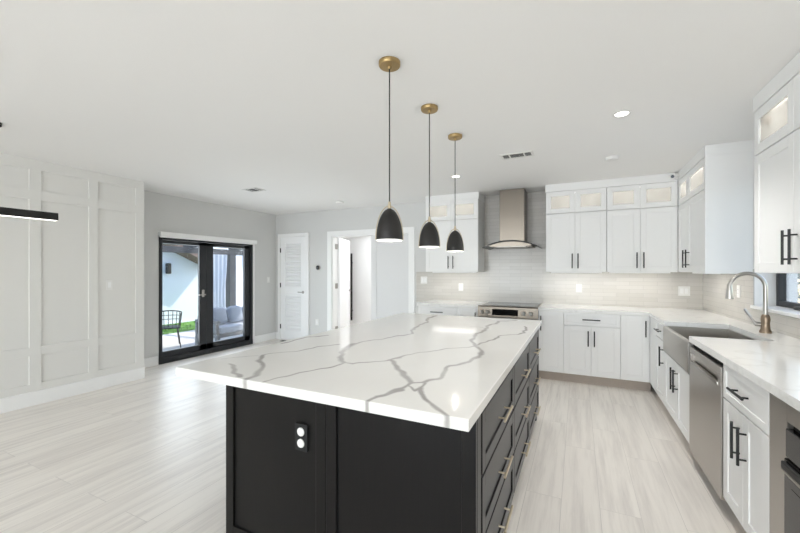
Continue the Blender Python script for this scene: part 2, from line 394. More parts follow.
# door_1: black french doors to the patio
r = sroot('door_1', (XP-0.06, (DY0+DY1)/2, 0)); fd = Fr((XP-0.02, 0, 0), (0, 1, 0), (1, 0, 0))
bm = new(); box(bm, DY0, DY0+0.05, -0.10, 0.03, DZ0, DZ1, fd, 0.003); box(bm, DY1-0.05, DY1, -0.10, 0.03, DZ0, DZ1, fd, 0.003)
box(bm, DY0, DY1, -0.10, 0.03, DZ1-0.05, DZ1, fd, 0.003); box(bm, DY0, DY1, -0.10, 0.035, 0.0, DZ0+0.03, fd, 0.003)
obj('door_frame', bm, 'blackframe', r)
mid = 4.135
for a0, a1, s in ((DY0+0.052, mid-0.002, 1), (mid+0.002, DY1-0.052, -1)):
    bm = new(); z0, z1 = DZ0+0.033, DZ1-0.053
    sl, sr = (0.012, 0.125) if s > 0 else (0.125, 0.12)
    box(bm, a0, a0+sl, -0.04, 0.005, z0, z1, fd, 0.003); box(bm, a1-sr, a1, -0.04, 0.005, z0, z1, fd, 0.003)
    box(bm, a0, a1, -0.04, 0.005, z0, z0+0.085, fd, 0.003); box(bm, a0, a1, -0.04, 0.005, z1-0.05, z1, fd, 0.003)
    lf = obj('door_leaf', bm, 'blackframe', r)
    obj('glass_pane', box(new(), a0+sl-0.004, a1-sr+0.004, -0.022, -0.014, z0+0.08, z1-0.045, fd), 'glass', lf)
    if s > 0:
        bm = new(); box(bm, mid-0.087, mid-0.043, 0.005, 0.012, 0.955, 1.075, fd, 0.004)
        tube(bm, [fd.p(mid-0.065, 0.012, 0.995), fd.p(mid-0.065, 0.055, 0.995)], 0.010)
        tube(bm, [fd.p(mid-0.055, 0.055, 0.995), fd.p(mid-0.175, 0.055, 0.995)], 0.010)
        tube(bm, [fd.p(mid-0.065, 0.012, 1.055), fd.p(mid-0.065, 0.026, 1.055)], 0.013)
        obj('door_handle', bm, 'nickel', lf)
# closet door with louvres (door_2)
cx0, cx1, cz = -5.49, -4.705, 2.13
r = sroot('door_2', ((cx0+cx1)/2, YB, 0))
bm = new(); box(bm, cx0, cx0+0.07, 0, 0.036, 0, cz, fb, 0.003); box(bm, cx1-0.07, cx1, 0, 0.036, 0, cz, fb, 0.003); box(bm, cx0+0.0701, cx1-0.0701, 0, 0.036, cz-0.07, cz, fb, 0.003)
obj('door_casing', bm, 'trim', r)
bm = new(); a0, a1, z0, z1 = cx0+0.073, cx1-0.073, 0.01, cz-0.073
box(bm, a0, a0+0.115, 0.0, 0.030, z0, z1, fb, 0.002); box(bm, a1-0.115, a1, 0.0, 0.030, z0, z1, fb, 0.002)
for s0, s1 in ((z0, z0+0.2), (0.93, 1.06), (z1-0.13, z1)): box(bm, a0+0.115, a1-0.115, 0.0, 0.0298, s0, s1, fb)
lf = obj('door_leaf', bm, 'door', r)
bm = new(); box(bm, a0+0.115, a1-0.115, 0, 0.003, z0+0.2, z1-0.13, fb)
for s0, s1 in ((z0+0.2, 0.93), (1.06, z1-0.13)):
    n = int((s1-s0)/0.05)
    for i in range(n):
        z = s0+(i+0.5)*(s1-s0)/n; h = (s1-s0)/n
        vs = [bm.verts.new(fb.p(a, d, zz)) for a in (a0+0.115, a1-0.115) for d, zz in ((0.003, z+h*0.34), (0.007, z+h*0.42), (0.029, z-h*0.20), (0.025, z-h*0.30))]
        bm.faces.new(vs[0:4]); bm.faces.new(vs[4:8][::-1])
        for q in range(4): bm.faces.new((vs[q], vs[(q+1) % 4], vs[4+(q+1) % 4], vs[4+q]))
obj('louvre_panel', bm, 'door', r)
for z in (0.27, 1.10, 1.80):
    bm = new(); hinge(bm, fb, a0, z, 0.037); obj('hinge', bm, 'black', r)
bm = new(); lathe(bm, [(0.028, -0.0302), (0.028, -0.036), (0.012, -0.036), (0.010, -0.07), (0, -0.07)], (a1-0.06, YB, 0.97), 16, 'Y'); tube(bm, [fb.p(a1-0.06, 0.066, 0.97), fb.p(a1-0.16, 0.066, 0.97)], 0.009)
obj('door_handle', bm, 'nickel', lf, 40)
# foyer double doors (door_3)
r = sroot('door_3', ((FX0+FX1)/2, YB, 0))
bm = new(); box(bm, FX0-0.10, FX0-0.002, 0, 0.02, 0, 2.13, fb, 0.003); box(bm, FX1+0.002, FX1+0.10, 0, 0.02, 0, 2.13, fb, 0.003); box(bm, FX0-0.0018, FX1+0.0018, 0, 0.02, FZ+0.002, 2.13, fb, 0.003)
box(bm, FX0, FX0+0.018, -0.15, 0.0, 0, FZ, fb); box(bm, FX1-0.018, FX1, -0.15, 0, 0, FZ, fb); box(bm, FX0+0.018, FX1-0.018, -0.15, 0, FZ-0.018, FZ, fb)
obj('door_casing', bm, 'trim', r)
def flat_leaf(name, o, ad, dd, w, mat, parent):
    f = Fr(o, ad, dd); bm = new(); z0, z1, s = 0.01, FZ-0.022, 0.11
    box(bm, 0.0, s, -0.02, 0.02, z0, z1, f, 0.002); box(bm, w-s, w, -0.02, 0.02, z0, z1, f, 0.002)
    box(bm, s, w-s, -0.0198, 0.0198, z0, z0+0.16, f); box(bm, s, w-s, -0.0198, 0.0198, z1-s, z1, f)
    box(bm, s, w-s, -0.014, 0.014, z0+0.16, z1-s, f)
    return obj(name, bm, mat, parent), f
lf, f = flat_leaf('door_leaf', (-3.37, YB+0.10, 0), (1, 0, 0), (0, -1, 0), 0.778, 'doorshade', r)
ang = math.radians(109); dv = Vector((math.cos(ang), math.sin(ang), 0))
lf, f = flat_leaf('door_leaf', Vector((FX0+0.035, YB+0.165, 0)), dv, (math.sin(ang), -math.cos(ang), 0), 0.77, 'door', r)
for z in (0.28, 1.10, 1.85):
    bm = new(); box(bm, FX0+0.0182, FX0+0.028, YB+0.075, YB+0.15, z-0.05, z+0.05, WORLD, 0.002); obj('hinge', bm, 'nickel', r)
bm = new(); f0 = f; 
tube(bm, [f.p(0.70, 0.02, 0.98), f.p(0.70, 0.06, 0.98)], 0.010); tube(bm, [f.p(0.70, 0.055, 0.98), f.p(0.60, 0.055, 0.98)], 0.009)
obj('door_handle', bm, 'nickel', lf)
# foyer behind: walls, a ceiling light added to brighten it and the white front door with its long black pull (door_4)
struct('wall_foyer', box(new(), -5.6, -2.0, 7.40, 7.55, 0, CEIL), 'trim')
struct('wall_foyer_left', box(new(), -5.6, -5.45, 5.8302, 7.40, 0, CEIL), 'trim')
struct('wall_foyer_right', box(new(), -2.25, -2.1, 5.8302, 7.40, 0, CEIL), 'trim')
r = sroot('door_4', (-4.35, 7.40, 0)); ff = Fr((0, 7.40, 0), (1, 0, 0), (0, -1, 0))
bm = new(); box(bm, -5.06, -4.97, 0, 0.02, 0, 2.25, ff); box(bm, -3.85, -3.76, 0, 0.02, 0, 2.25, ff); box(bm, -4.97, -3.85, 0, 0.02, 2.16, 2.25, ff); obj('door_casing', bm, 'trim', r)
lf = obj('door_leaf', box(new(), -4.965, -3.855, 0, 0.03, 0.01, 2.155, ff, 0.003), 'door', r)
bm = new(); box(bm, -4.835, -4.795, 0.06, 0.09, 0.22, 1.80, ff, 0.004)
for z in (0.45, 1.58): box(bm, -4.825, -4.805, 0.03, 0.062, z-0.015, z+0.015, ff)
obj('door_handle', bm, 'black', lf)
bm = new(); lathe(bm, [(0.035, -0.03), (0.035, -0.05), (0, -0.05)], (-4.90, 7.40, 0.93), 16, 'Y'); obj('door_lock', bm, 'nickel', lf)
t = thing('fill_ceiling_light', 'added round fill lamp on the unseen foyer ceiling', 'light', (-3.6, 6.65, CEIL))
bm = new(); lathe(bm, [(0, 0), (0.16, 0), (0.16, -0.03), (0.15, -0.035)], (-3.6, 6.65, CEIL)); obj('lamp_base', bm, 'plastic', t, 40)
bm = new(); lathe(bm, [(0.148, -0.035), (0.13, -0.055), (0, -0.062)], (-3.6, 6.65, CEIL)); obj('diffuser', bm, 'canlight', t, 60)
lamp('AREA', 'foyer_fill', (-3.6, 6.65, CEIL-0.08), 27, (0.95, 0.97, 1.0), direction=(0, 0, -1), shape='DISK', size=0.5)  # added fill for the foyer, its source is unseen
# window_1 over the sink: deep white reveal, black frame, crank
r = sroot('window_1', (XR+0.2, (WY0+WY1)/2, WZ0))
obj('window_sill', box(new(), XR-0.03, XR+0.15, WY0-0.02, WY1, WZ0-0.025, WZ0+0.003, WORLD, 0.004), 'trim', r)
bm = new(); x0, x1 = XR+0.14, XR+0.19
for y in (WY0, WY1-0.045): box(bm, x0, x1, y, y+0.045, WZ0+0.003, WZ1, WORLD, 0.003)
for z in (WZ0+0.003, WZ1-0.045): box(bm, x0, x1, WY0+0.0451, WY1-0.0451, z, z+0.045, WORLD, 0.003)
fm = obj('window_frame', bm, 'blackframe', r)
obj('glass_pane', box(new(), XR+0.166, XR+0.172, WY0+0.04, WY1-0.04, WZ0+0.04, WZ1-0.04), 'glass', fm)
bm = new(); box(bm, XR+0.10, XR+0.14, 3.72, 3.86, WZ0+0.004, WZ0+0.030, WORLD, 0.006)
tube(bm, [(XR+0.11, 3.78, WZ0+0.03), (XR+0.09, 3.70, WZ0+0.035), (XR+0.095, 3.60, WZ0+0.022)], 0.007); obj('crank_handle', bm, 'black', fm)

# ---------------------------------------------------------------- cabinets
def pull(name, fr, a, z, d, length, vertical, mat, parent, r=0.0065, off=0.032):
    bm = new(); h = length/2
    if vertical:
        tube(bm, [fr.p(a, d+off, z-h), fr.p(a, d+off, z+h)], r, 8)
        for s in (-1, 1): tube(bm, [fr.p(a, d, z+s*h*0.68), fr.p(a, d+off, z+s*h*0.68)], r*0.75, 8)
    else:
        tube(bm, [fr.p(a-h, d+off, z), fr.p(a+h, d+off, z)], r, 8)
        for s in (-1, 1): tube(bm, [fr.p(a+s*h*0.68, d, z), fr.p(a+s*h*0.68, d+off, z)], r*0.75, 8)
    return obj(name, bm, mat, parent, 40)
def front(name, fr, a0, a1, z0, z1, mat, parent, st=0.062, th=0.02, d=0.0, glassmat=None, recess=0.0065):
    bm = new(); g = 0.002; a0 += g; a1 -= g; z0 += g; z1 -= g
    box(bm, a0, a0+st, d, d+th, z0, z1, fr, 0.0015); box(bm, a1-st, a1, d, d+th, z0, z1, fr, 0.0015)
    box(bm, a0+st, a1-st, d, d+th-0.0002, z0, z0+st, fr, 0.0015); box(bm, a0+st, a1-st, d, d+th-0.0002, z1-st, z1, fr, 0.0015)
    if not glassmat: box(bm, a0+st-0.001, a1-st+0.001, d, d+th-recess, z0+st-0.001, z1-st+0.001, fr)
    o = obj(name, bm, mat, parent)
    if glassmat: obj('glass_pane', box(new(), a0+st-0.004, a1-st+0.004, d+0.006, d+0.011, z0+st-0.004, z1-st+0.004, fr), glassmat, o)
    return o
def base_cab(label, fr, a0, a1, depth, doors, drawers, z0=0.114, z1=0.874, toe=True, group=None, cat='cabinet'):
    t = thing('base_cabinet', label, cat, tuple(fr.p((a0+a1)/2, -depth/2, 0)), group)
    obj('body', box(new(), a0+0.0005, a1-0.0005, -depth, 0, z0, z1, fr), 'cabinet', t)
    if toe: obj('toe_kick', box(new(), a0+0.0005, a1-0.0005, -depth, -0.055, 0.001, z0, fr), 'toe', t)
    for (b0, b1, y0, y1, ha) in doors:
        d = front('door', fr, b0, b1, y0, y1, 'cabinet', t)
        if ha is not None: pull('handle', fr, ha, y1-0.145, 0.02, 0.185, True, 'black', d)
    for (b0, b1, y0, y1) in drawers:
        d = front('drawer', fr, b0, b1, y0, y1, 'cabinet', t, st=0.036)
        pull('handle', fr, (b0+b1)/2, (y0+y1)/2, 0.02, 0.19, False, 'black', d)
    return t
DB, DT = 0.118, 0.872
BK = Fr((0, 5.01, 0), (1, 0, 0), (0, -1, 0)); BD = YB-5.01-0.001
base_cab('white drawer base cabinet at the left end of the back counter', BK, -2.115, -1.525, BD, [(-2.115, -1.82, DB, 0.715, -1.85), (-1.82, -1.525, DB, 0.715, -1.79)], [(-2.115, -1.525, 0.72, DT)])
base_cab('narrow white base cabinet just left of the range', BK, -1.525, -1.228, BD, [(-1.525, -1.228, DB, DT, -1.262)], [])
base_cab('narrow white base cabinet just right of the range', BK, -0.455, -0.16, BD, [(-0.455, -0.16, DB, DT, -0.424)], [])
base_cab('white base cabinet with one drawer over two doors on the back wall', BK, -0.16, 0.446, BD, [(-0.16, 0.143, DB, 0.715, 0.110), (0.143, 0.446, DB, 0.715, 0.176)], [(-0.16, 0.446, 0.72, DT)])
base_cab('white corner base cabinet with one tall door, right of the drawer cabinet', BK, 0.446, 0.752, BD, [(0.446, 0.728, DB, DT, 0.692)], [])
RT = Fr((0.752, 0, 0), (0, 1, 0), (-1, 0, 0)); RD = XR-0.752-0.001
c = base_cab('white base cabinet with drawer and door between corner and sink', RT, 4.205, 5.005, RD, [(4.205, 4.62, DB, 0.715, 4.245)], [(4.205, 4.62, 0.72, DT)])
obj('filler', box(new(), 4.622, 4.985, 0, 0.018, DB, DT, RT), 'cabinet', c)
base_cab('white sink base cabinet with two doors below the steel apron', RT, 3.315, 4.205, RD, [(3.73, 4.205, DB, 0.628, 3.775), (3.315, 3.73, DB, 0.628, 3.685)], [], z1=0.632)
base_cab('white base cabinet with drawer and two doors right of dishwasher', RT, 2.095, 2.645, RD, [(2.37, 2.645, DB, 0.675, 2.410), (2.095, 2.37, DB, 0.675, 2.330)], [(2.095, 2.645, 0.68, DT)])
# oven cabinet
t = base_cab('white base cabinet housing the built-in oven', RT, 1.35, 2.095, RD, [(1.35, 2.095, DB, 0.245, None)], [], cat='cabinet', z1=0.255)
obj('side_panel', box(new(), 2.075, 2.0945, -RD, 0, 0.2552, 0.874, RT), 'cabinet', t); obj('side_panel', box(new(), 1.3505, 1.37, -RD, 0, 0.2552, 0.874, RT), 'cabinet', t)
base_cab('white base cabinet at the near end of the sink counter', RT, 0.4, 1.35, RD, [(0.4, 0.875, DB, DT, 0.84), (0.875, 1.35, DB, DT, 0.91)], [])
t = thing('built_in_oven', 'stainless framed black glass oven built in under the counter', 'oven', (1.05, 1.7225, 0.256))
obj('body', box(new(), 1.3705, 2.0745, -0.5, 0.0, 0.256, 0.872, RT), 'blackgap', t)
bm = new(); A0, A1 = 1.353, 2.092
box(bm, 1.945, A1, 0.0005, 0.02, 0.258, 0.868, RT, 0.002); box(bm, A0, 1.46, 0.0005, 0.02, 0.258, 0.868, RT, 0.002); box(bm, 1.46, 1.945, 0.0005, 0.0198, 0.80, 0.868, RT); box(bm, 1.46, 1.945, 0.0005, 0.0198, 0.258, 0.30, RT)
obj('trim_frame', bm, 'steel', t)
obj('control_panel', box(new(), 1.464, 1.941, 0.001, 0.026, 0.665, 0.775, RT, 0.003), 'glassblack', t)
d = obj('oven_door', box(new(), 1.464, 1.941, 0.001, 0.03, 0.304, 0.66, RT, 0.003), 'glassblack', t)
obj('door_window', box(new(), 1.53, 1.885, 0.0302, 0.0312, 0.36, 0.565, RT), 'cooktop', d)
obj('handle', box(new(), 1.475, 1.932, 0.0305, 0.044, 0.622, 0.652, RT, 0.005, 2), 'black', d)
obj('handle_trim', box(new(), 1.475, 1.932, 0.0305, 0.045, 0.612, 0.6215, RT, 0.002), 'steel', d)

# upper cabinets
def upper(label, fr, a0, a1, depth, div, z0, z1, hz, handles, endright=False):
    t = thing('wall_cabinet', label, 'cabinet', tuple(fr.p((a0+a1)/2, -depth/2, z0)))
    obj('body', box(new(), a0+0.0005, a1-0.0005, -depth, 0, z0, z1, fr), 'cabinet', t)
    cuts = [a0]+div+[a1]
    for i in range(len(cuts)-1):
        d = front('door', fr, cuts[i], cuts[i+1], z0+0.001, z1-0.001, 'cabinet', t)
        if handles[i] is not None: pull('handle', fr, handles[i], hz, 0.02, 0.19, True, 'black', d)
    return t
def glass_upper(label, fr, a0, a1, depth, div, z0, z1, energy=0.5, st=0.062):
    t = thing('glass_cabinet', label, 'cabinet', tuple(fr.p((a0+a1)/2, -depth/2, z0)))
    bm = new(); e = 0.0005; k = 0.016
    box(bm, a0+e, a0+k, -depth, 0, z0, z1, fr); box(bm, a1-k, a1-e, -depth, 0, z0, z1, fr)
    box(bm, a0+k, a1-k, -depth, 0, z0, z0+k, fr); box(bm, a0+k, a1-k, -depth, 0, z1-k, z1, fr); box(bm, a0+k, a1-k, -depth, -depth+0.01, z0+k, z1-k, fr)
    obj('body', bm, 'cabinet_in', t)
    cuts = [a0]+div+[a1]
    for i in range(len(cuts)-1):
        d = front('door', fr, cuts[i], cuts[i+1], z0+0.001, z1-0.001, 'cabinet', t, st=st, glassmat='frost')
    w = a1-a0
    obj('light_strip', box(new(), a0+0.05, a1-0.05, -0.05, -0.035, z1-k-0.009, z1-k-0.0005, fr), 'led', t)
    p = fr.p((a0+a1)/2, -0.06, z1-k-0.015)
    lamp('AREA', 'cabinet_lamp', p, energy*w, (0.93, 0.96, 1.0), direction=Vector((0, 0, -1))-fr.d*0.35, shape='RECTANGLE', size=(w-0.1), size_y=0.03).rotation_euler
    return t
def align_strip(o, fr): pass
UZ0, UZ1, UG0, UG1 = 1.372, 2.142, 2.144, 2.435
UB = Fr((0, 5.30, 0), (1, 0, 0), (0, -1, 0)); UD = YB-5.30-0.009
UDL = YB-5.30-0.001
hz = 1.515
upper('white two-door wall cabinet left of the range hood', UB, -2.115, -1.30, UD, [-1.7075], UZ0, UZ1, hz, [-1.745, -1.67])
glass_upper('lit glass-front cabinet above the wall cabinet left of the hood', UB, -2.115, -1.30, UD, [-1.7075], UG0, UG1)
upper('white two-door wall cabinet directly right of the range hood', UB, -0.387, 0.323, UD, [-0.034], UZ0, UZ1, hz, [-0.068, 0.0])
glass_upper('lit glass-front cabinet stacked directly right of the hood chimney', UB, -0.387, 0.323, UD, [-0.034], UG0, UG1)
upper('white two-door wall cabinet on back wall next to the corner', UB, 0.325, 1.050, UD, [0.678], UZ0, UZ1, hz, [0.642, 0.712])
glass_upper('lit glass-front cabinet on back wall next to the corner', UB, 0.325, 1.050, UD, [0.678], UG0, UG1)
UR = Fr((1.072, 0, 0), (0, 1, 0), (-1, 0, 0)); URD = XR-1.072-0.009
upper('white two-door wall cabinet on right wall between corner and window', UR, 4.262, 5.275, URD, [4.86], UZ0, UZ1, hz, [4.80, 4.915])
glass_upper('lit glass-front cabinet on right wall between corner and window', UR, 4.262, 5.275, URD, [4.86], UG0, UG1)
upper('white two-door wall cabinet on right wall nearest the camera', UR, 2.30, 3.22, URD, [2.725], UZ0, UZ1, hz, [2.688, 2.762])
glass_upper('lit glass-front cabinet on right wall nearest the camera', UR, 2.30, 3.22, URD, [2.725], UG0, UG1)
for z in (2.20, 2.36):
    g = [o for o in bpy.data.objects if o.get('label', '').startswith('lit glass-front cabinet on right wall nearest')][0]
    bm = new(); box(bm, 3.165, 3.2035, -0.05, -0.001, z-0.022, z+0.022, UR, 0.004); box(bm, 3.12, 3.165, -0.014, -0.001, z-0.014, z+0.014, UR, 0.004)
    obj('hinge', bm, 'bronze', g)
# end panel that faces the camera beside the window
struct('trim_1', box(new(), 1.046, XR-0.001, 4.243, 4.2615, UZ0-0.012, UG1, WORLD, 0.001), 'cabinet')
def crown(name, poly): struct(name, prism(new(), poly, UG1+0.001, CEIL-0.001), 'cabinet')
crown('trim_2', [(-2.120, 5.292), (-1.295, 5.292), (-1.295, YB-0.001), (-2.120, YB-0.001)])
crown('trim_3', [(-0.392, 5.278), (1.046, 5.278), (1.046, 4.243), (XR-0.001, 4.243), (XR-0.001, YB-0.009), (-0.392, YB-0.009)])
crown('trim_4', [(1.046, 2.29), (XR-0.001, 2.29), (XR-0.001, 3.225), (1.046, 3.225)])
# under-cabinet light strips
def ucl(label, fr, a0, a1, depth, e):
    t = thing('light_strip', label, 'light', tuple(fr.p((a0+a1)/2, -0.12, UZ0)))
    bm = box(new(), a0, a1, -0.135, -0.1051, UZ0-0.008, UZ0-0.0005, fr); box(bm, a0, a1, -0.105, -0.10, UZ0-0.016, UZ0-0.0005, fr); obj('housing', bm, 'cabinet', t)
    obj('diffuser', box(new(), a0+0.01, a1-0.01, -0.13, -0.11, UZ0-0.011, UZ0-0.0082, fr), 'led', t)
    l = lamp('AREA', 'strip_lamp', fr.p((a0+a1)/2, -0.12, UZ0-0.02), e, (1, 0.98, 0.94), direction=(0, 0, -1), shape='RECTANGLE', size=(a1-a0), size_y=0.03)
    l.data.specular_factor = 0.05; d = Vector((0, 0, -1))
    x = fr.a.normalized(); zax = -d; y = zax.cross(x)
    l.rotation_euler = Matrix((x, y, zax)).transposed().to_euler()
ucl('thin light strip under the cabinet left of the hood', UB, -2.05, -1.36, UD, 1.3)
ucl('thin light strip under the cabinet right of the hood', UB, -0.33, 0.28, UD, 1.25)
ucl('thin light strip under the back cabinet next to the corner', UB, 0.36, 1.0, UD, 1.25)
ucl('thin light strip under the right wall cabinet beside the window', UR, 4.32, 5.22, URD, 1.35)

# ---------------------------------------------------------------- countertops, sink, dishwasher
CT0, CT1 = 0.8745, 0.914
L = [(-0.455, 4.985), (0.724, 4.985), (0.724, 4.178), (1.195, 4.178), (1.195, 3.312), (0.724, 3.312), (0.724, 0.35), (XR-0.0085, 0.35), (XR-0.0085, YB-0.0085), (-0.455, YB-0.0085)]
tag(obj('countertop', prism(new(), L, CT0, CT1), 'quartz_plain'), 'white L-shaped quartz countertop around the sink corner', 'countertop')
tag(obj('countertop', prism(new(), [(-2.135, 4.985), (-1.226, 4.985), (-1.226, YB-0.0085), (-2.135, YB-0.0085)], CT0, CT1), 'quartz_plain'), 'short white quartz countertop left of the range', 'countertop')
t = thing('apron_sink', 'stainless steel farmhouse sink set into the right counter', 'sink', (0.95, 3.745, 0.64))
bm = new(); x0, x1, y0, y1, z0, z1, w = 0.722, 1.205, 3.317, 4.173, 0.66, 0.873, 0.02
box(bm, x0, x1, y0, y1, 0.650, z0); box(bm, x1-w, x1, y0, y1, z0, z1); box(bm, x0, x1-w, y0, y0+w, z0, z1); box(bm, x0, x1-w, y1-w, y1, z0, z1)
obj('basin', bm, 'steelh', t)
obj('apron', box(new(), 0.716, x0+0.03, y0+0.001, y1-0.001, 0.642, 0.870, WORLD, 0.008, 3), 'steelh', t, 40)
bm = new(); lathe(bm, [(0.045, 0.6605), (0.045, 0.664), (0.03, 0.664), (0.025, 0.661), (0, 0.661)], (1.0, 3.745, 0), 20); obj('drain', bm, 'nickel', t, 40)
t = thing('dishwasher', 'stainless steel dishwasher with pocket handle beside the sink', 'dishwasher', (1.05, 2.98, 0))
obj('body', box(new(), 2.652, 3.308, -RD+0.03, -0.002, 0.0905, 0.845, RT), 'blackgap', t)
obj('control_strip', box(new(), 2.654, 3.306, -0.02, 0.004, 0.8455, 0.872, RT), 'blackgap', t)
bm = new()
box(bm, 2.656, 3.304, 0.0, 0.028, 0.095, 0.735, RT, 0.004, 2); box(bm, 2.656, 3.304, 0.0, 0.028, 0.80, 0.842, RT, 0.004, 2)
box(bm, 2.656, 2.70, 0.0, 0.0278, 0.735, 0.80, RT); box(bm, 3.26, 3.304, 0.0, 0.0278, 0.735, 0.80, RT); box(bm, 2.70, 3.26, -0.001, 0.004, 0.735, 0.80, RT)
d = obj('door', bm, 'steel', t)
obj('handle', box(new(), 2.70, 3.26, 0.012, 0.034, 0.722, 0.748, RT, 0.006, 2), 'nickel', d, 40)
obj('toe_kick', box(new(), 2.654, 3.306, -0.10, -0.05, 0.001, 0.09, RT), 'toe', t)

# faucet
t = thing('kitchen_faucet', 'brushed nickel gooseneck faucet behind the sink', 'faucet', (1.285, 3.735, CT1))
fx, fy = 1.285, 3.735
bm = new(); lathe(bm, [(0, 0), (0.036, 0), (0.036, 0.012), (0.028, 0.03), (0.025, 0.075), (0.029, 0.10), (0.026, 0.125), (0.018, 0.140), (0, 0.14)], (fx, fy, CT1), 24); obj('faucet_base', bm, 'bronze', t, 40)
bm = new(); pts = [(fx, fy, CT1+0.13), (fx, fy, 1.15), (fx, fy, 1.25)]
R0 = 0.105; cz0 = 1.262
for i in range(0, 17):
    a = PI*i/16*0.97; pts.append((fx-R0+R0*math.cos(a), fy, cz0+R0*math.sin(a)))
tube(bm, pts, 0.014, 14); ex, ez = pts[-1][0], pts[-1][2]; obj('gooseneck', bm, 'nickel', t, 60)
bm = new(); lathe(bm, [(0.0, 0.01), (0.016, 0.01), (0.020, -0.03), (0.028, -0.10), (0.027, -0.108), (0, -0.108)], (ex-0.003, fy, ez), 20); obj('spray_head', bm, 'nickel', t, 40)
bm = new(); tube(bm, [(fx-0.015, fy+0.01, 0.975), (fx-0.055, fy+0.02, 0.978)], [0.014, 0.018], 12); tube(bm, [(fx-0.05, fy+0.02, 0.975), (fx-0.075, fy+0.025, 1.02), (fx-0.115, fy+0.03, 1.09)], [0.010, 0.007, 0.0085], 10)
obj('lever', bm, 'nickel', t, 60)

# range
t = thing('range', 'stainless steel slide-in range below the hood', 'range', (-0.84, 5.32, 0)); rx0, rx1 = -1.2255, -0.4560
obj('body', box(new(), rx0, rx1, 5.02, YB-0.012, 0.10, 0.875), 'steel', t)
obj('cooktop', box(new(), rx0, rx1, 4.985, YB-0.012, 0.8752, 0.918, WORLD, 0.004), 'steelh', t)
obj('cooktop_glass', box(new(), rx0+0.03, rx1-0.03, 5.06, YB-0.04, 0.9182, 0.9205), 'cooktop', t)
bm = new(); vs = [(4.975, 0.770), (4.945, 0.775), (4.965, 0.905), (4.985, 0.918), (5.02, 0.875), (5.02, 0.770)]
a = [bm.verts.new((rx0, y, z)) for y, z in vs]; b = [bm.verts.new((rx1, y, z)) for y, z in vs]; bm.faces.new(a); bm.faces.new(b[::-1])
for i in range(6): bm.faces.new((a[i], a[(i+1) % 6], b[(i+1) % 6], b[i]))
cp = obj('control_panel', bm, 'steelhood', t)
fk = Fr((0, 4.954, 0.84), (1, 0, 0), (0, -1, 0))
obj('display', box(new(), -1.03, -0.70, 4.945, 4.957, 0.800, 0.880), 'glassblack', cp)
for x in (-1.165, -1.09, -0.63, -0.54):
    bm = new(); lathe(bm, [(0, -0.03), (0.020, -0.03), (0.024, -0.005), (0.027, 0.005), (0.027, 0.012)], (x, 4.947, 0.838), 18, 'Y'); obj('knob', bm, 'nickel', cp, 40)
obj('oven_door', box(new(), rx0+0.004, rx1-0.004, 4.985, 5.0195, 0.27, 0.765, WORLD, 0.004), 'steelh', t)
d = obj('drawer', box(new(), rx0+0.004, rx1-0.004, 4.985, 5.0195, 0.11, 0.262, WORLD, 0.004), 'steelh', t)
obj('door_window', box(new(), rx0+0.12, rx1-0.12, 4.983, 4.986, 0.36, 0.64), 'glassblack', t)
bm = new(); tube(bm, [(rx0+0.06, 4.935, 0.725), (rx1-0.06, 4.935, 0.725)], 0.012)
for x in (rx0+0.1, rx1-0.1): tube(bm, [(x, 4.985, 0.725), (x, 4.935, 0.725)], 0.009)
obj('handle', bm, 'steelh', t, 40)
obj('plinth', box(new(), rx0+0.01, rx1-0.01, 5.06, YB-0.02, 0.001, 0.0995), 'blackgap', t)

# range hood
t = thing('range_hood', 'stainless chimney hood with curved glass canopy over the range', 'range hood', (-0.835, 5.42, 1.66))
bm = new(); box(bm, -1.005, -0.668, 5.33, YB-0.0085, 1.80, CEIL-0.001, WORLD, 0.002); ch = obj('chimney', bm, 'steelhood', t)
def arc(hw, rise, x, zb): return zb + rise*(1-(x/hw)**2)
hx, hw = -0.836, 0.372
def canopy(y0, y1, hw, rise, zb, th, n=28):
    bm = new(); ring = []
    for i in range(n+1):
        x = -hw+2*hw*i/n; z = arc(hw, rise, x, zb)
        ring.append([bm.verts.new((hx+x, y, z+dz)) for y, dz in ((y0, 0), (y1, 0), (y1, th), (y0, th))])
    for a, b in zip(ring, ring[1:]):
        for q in range(4): bm.faces.new((a[q], a[(q+1) % 4], b[(q+1) % 4], b[q]))
    bm.faces.new(ring[0]); bm.faces.new(ring[-1][::-1]); return bm
obj('glass_canopy', canopy(5.14, YB-0.01, hw, 0.085, 1.705, 0.008), 'hoodglass', t, 40)
obj('canopy_edge', canopy(5.130, 5.1395, hw*0.78, 0.055, 1.736, 0.014), 'black', t, 40)
bm = new(); n = 24; top = []; bot = []
for i in range(n+1):
    x = -0.27+0.54*i/n; z = arc(hw, 0.085, x, 1.705)-0.003
    top.append([bm.verts.new((hx+x, y, z)) for y in (5.17, YB-0.012)]); bot.append([bm.verts.new((hx+x, y, 1.722)) for y in (5.17, YB-0.012)])
for i in range(n):
    bm.faces.new((top[i][0], top[i+1][0], top[i+1][1], top[i][1])); bm.faces.new((bot[i][0], bot[i][1], bot[i+1][1], bot[i+1][0]))
    for q in (0, 1): bm.faces.new((top[i][q], bot[i][q], bot[i+1][q], top[i+1][q]))
bm.faces.new((top[0][0], top[0][1], bot[0][1], bot[0][0])); bm.faces.new((top[n][0], bot[n][0], bot[n][1], top[n][1]))
obj('hood_body', bm, 'steelhood', t, 40)
obj('filter', box(new(), hx-0.2, hx+0.2, 5.22, 5.6, 1.716, 1.7215), 'steelh', t)

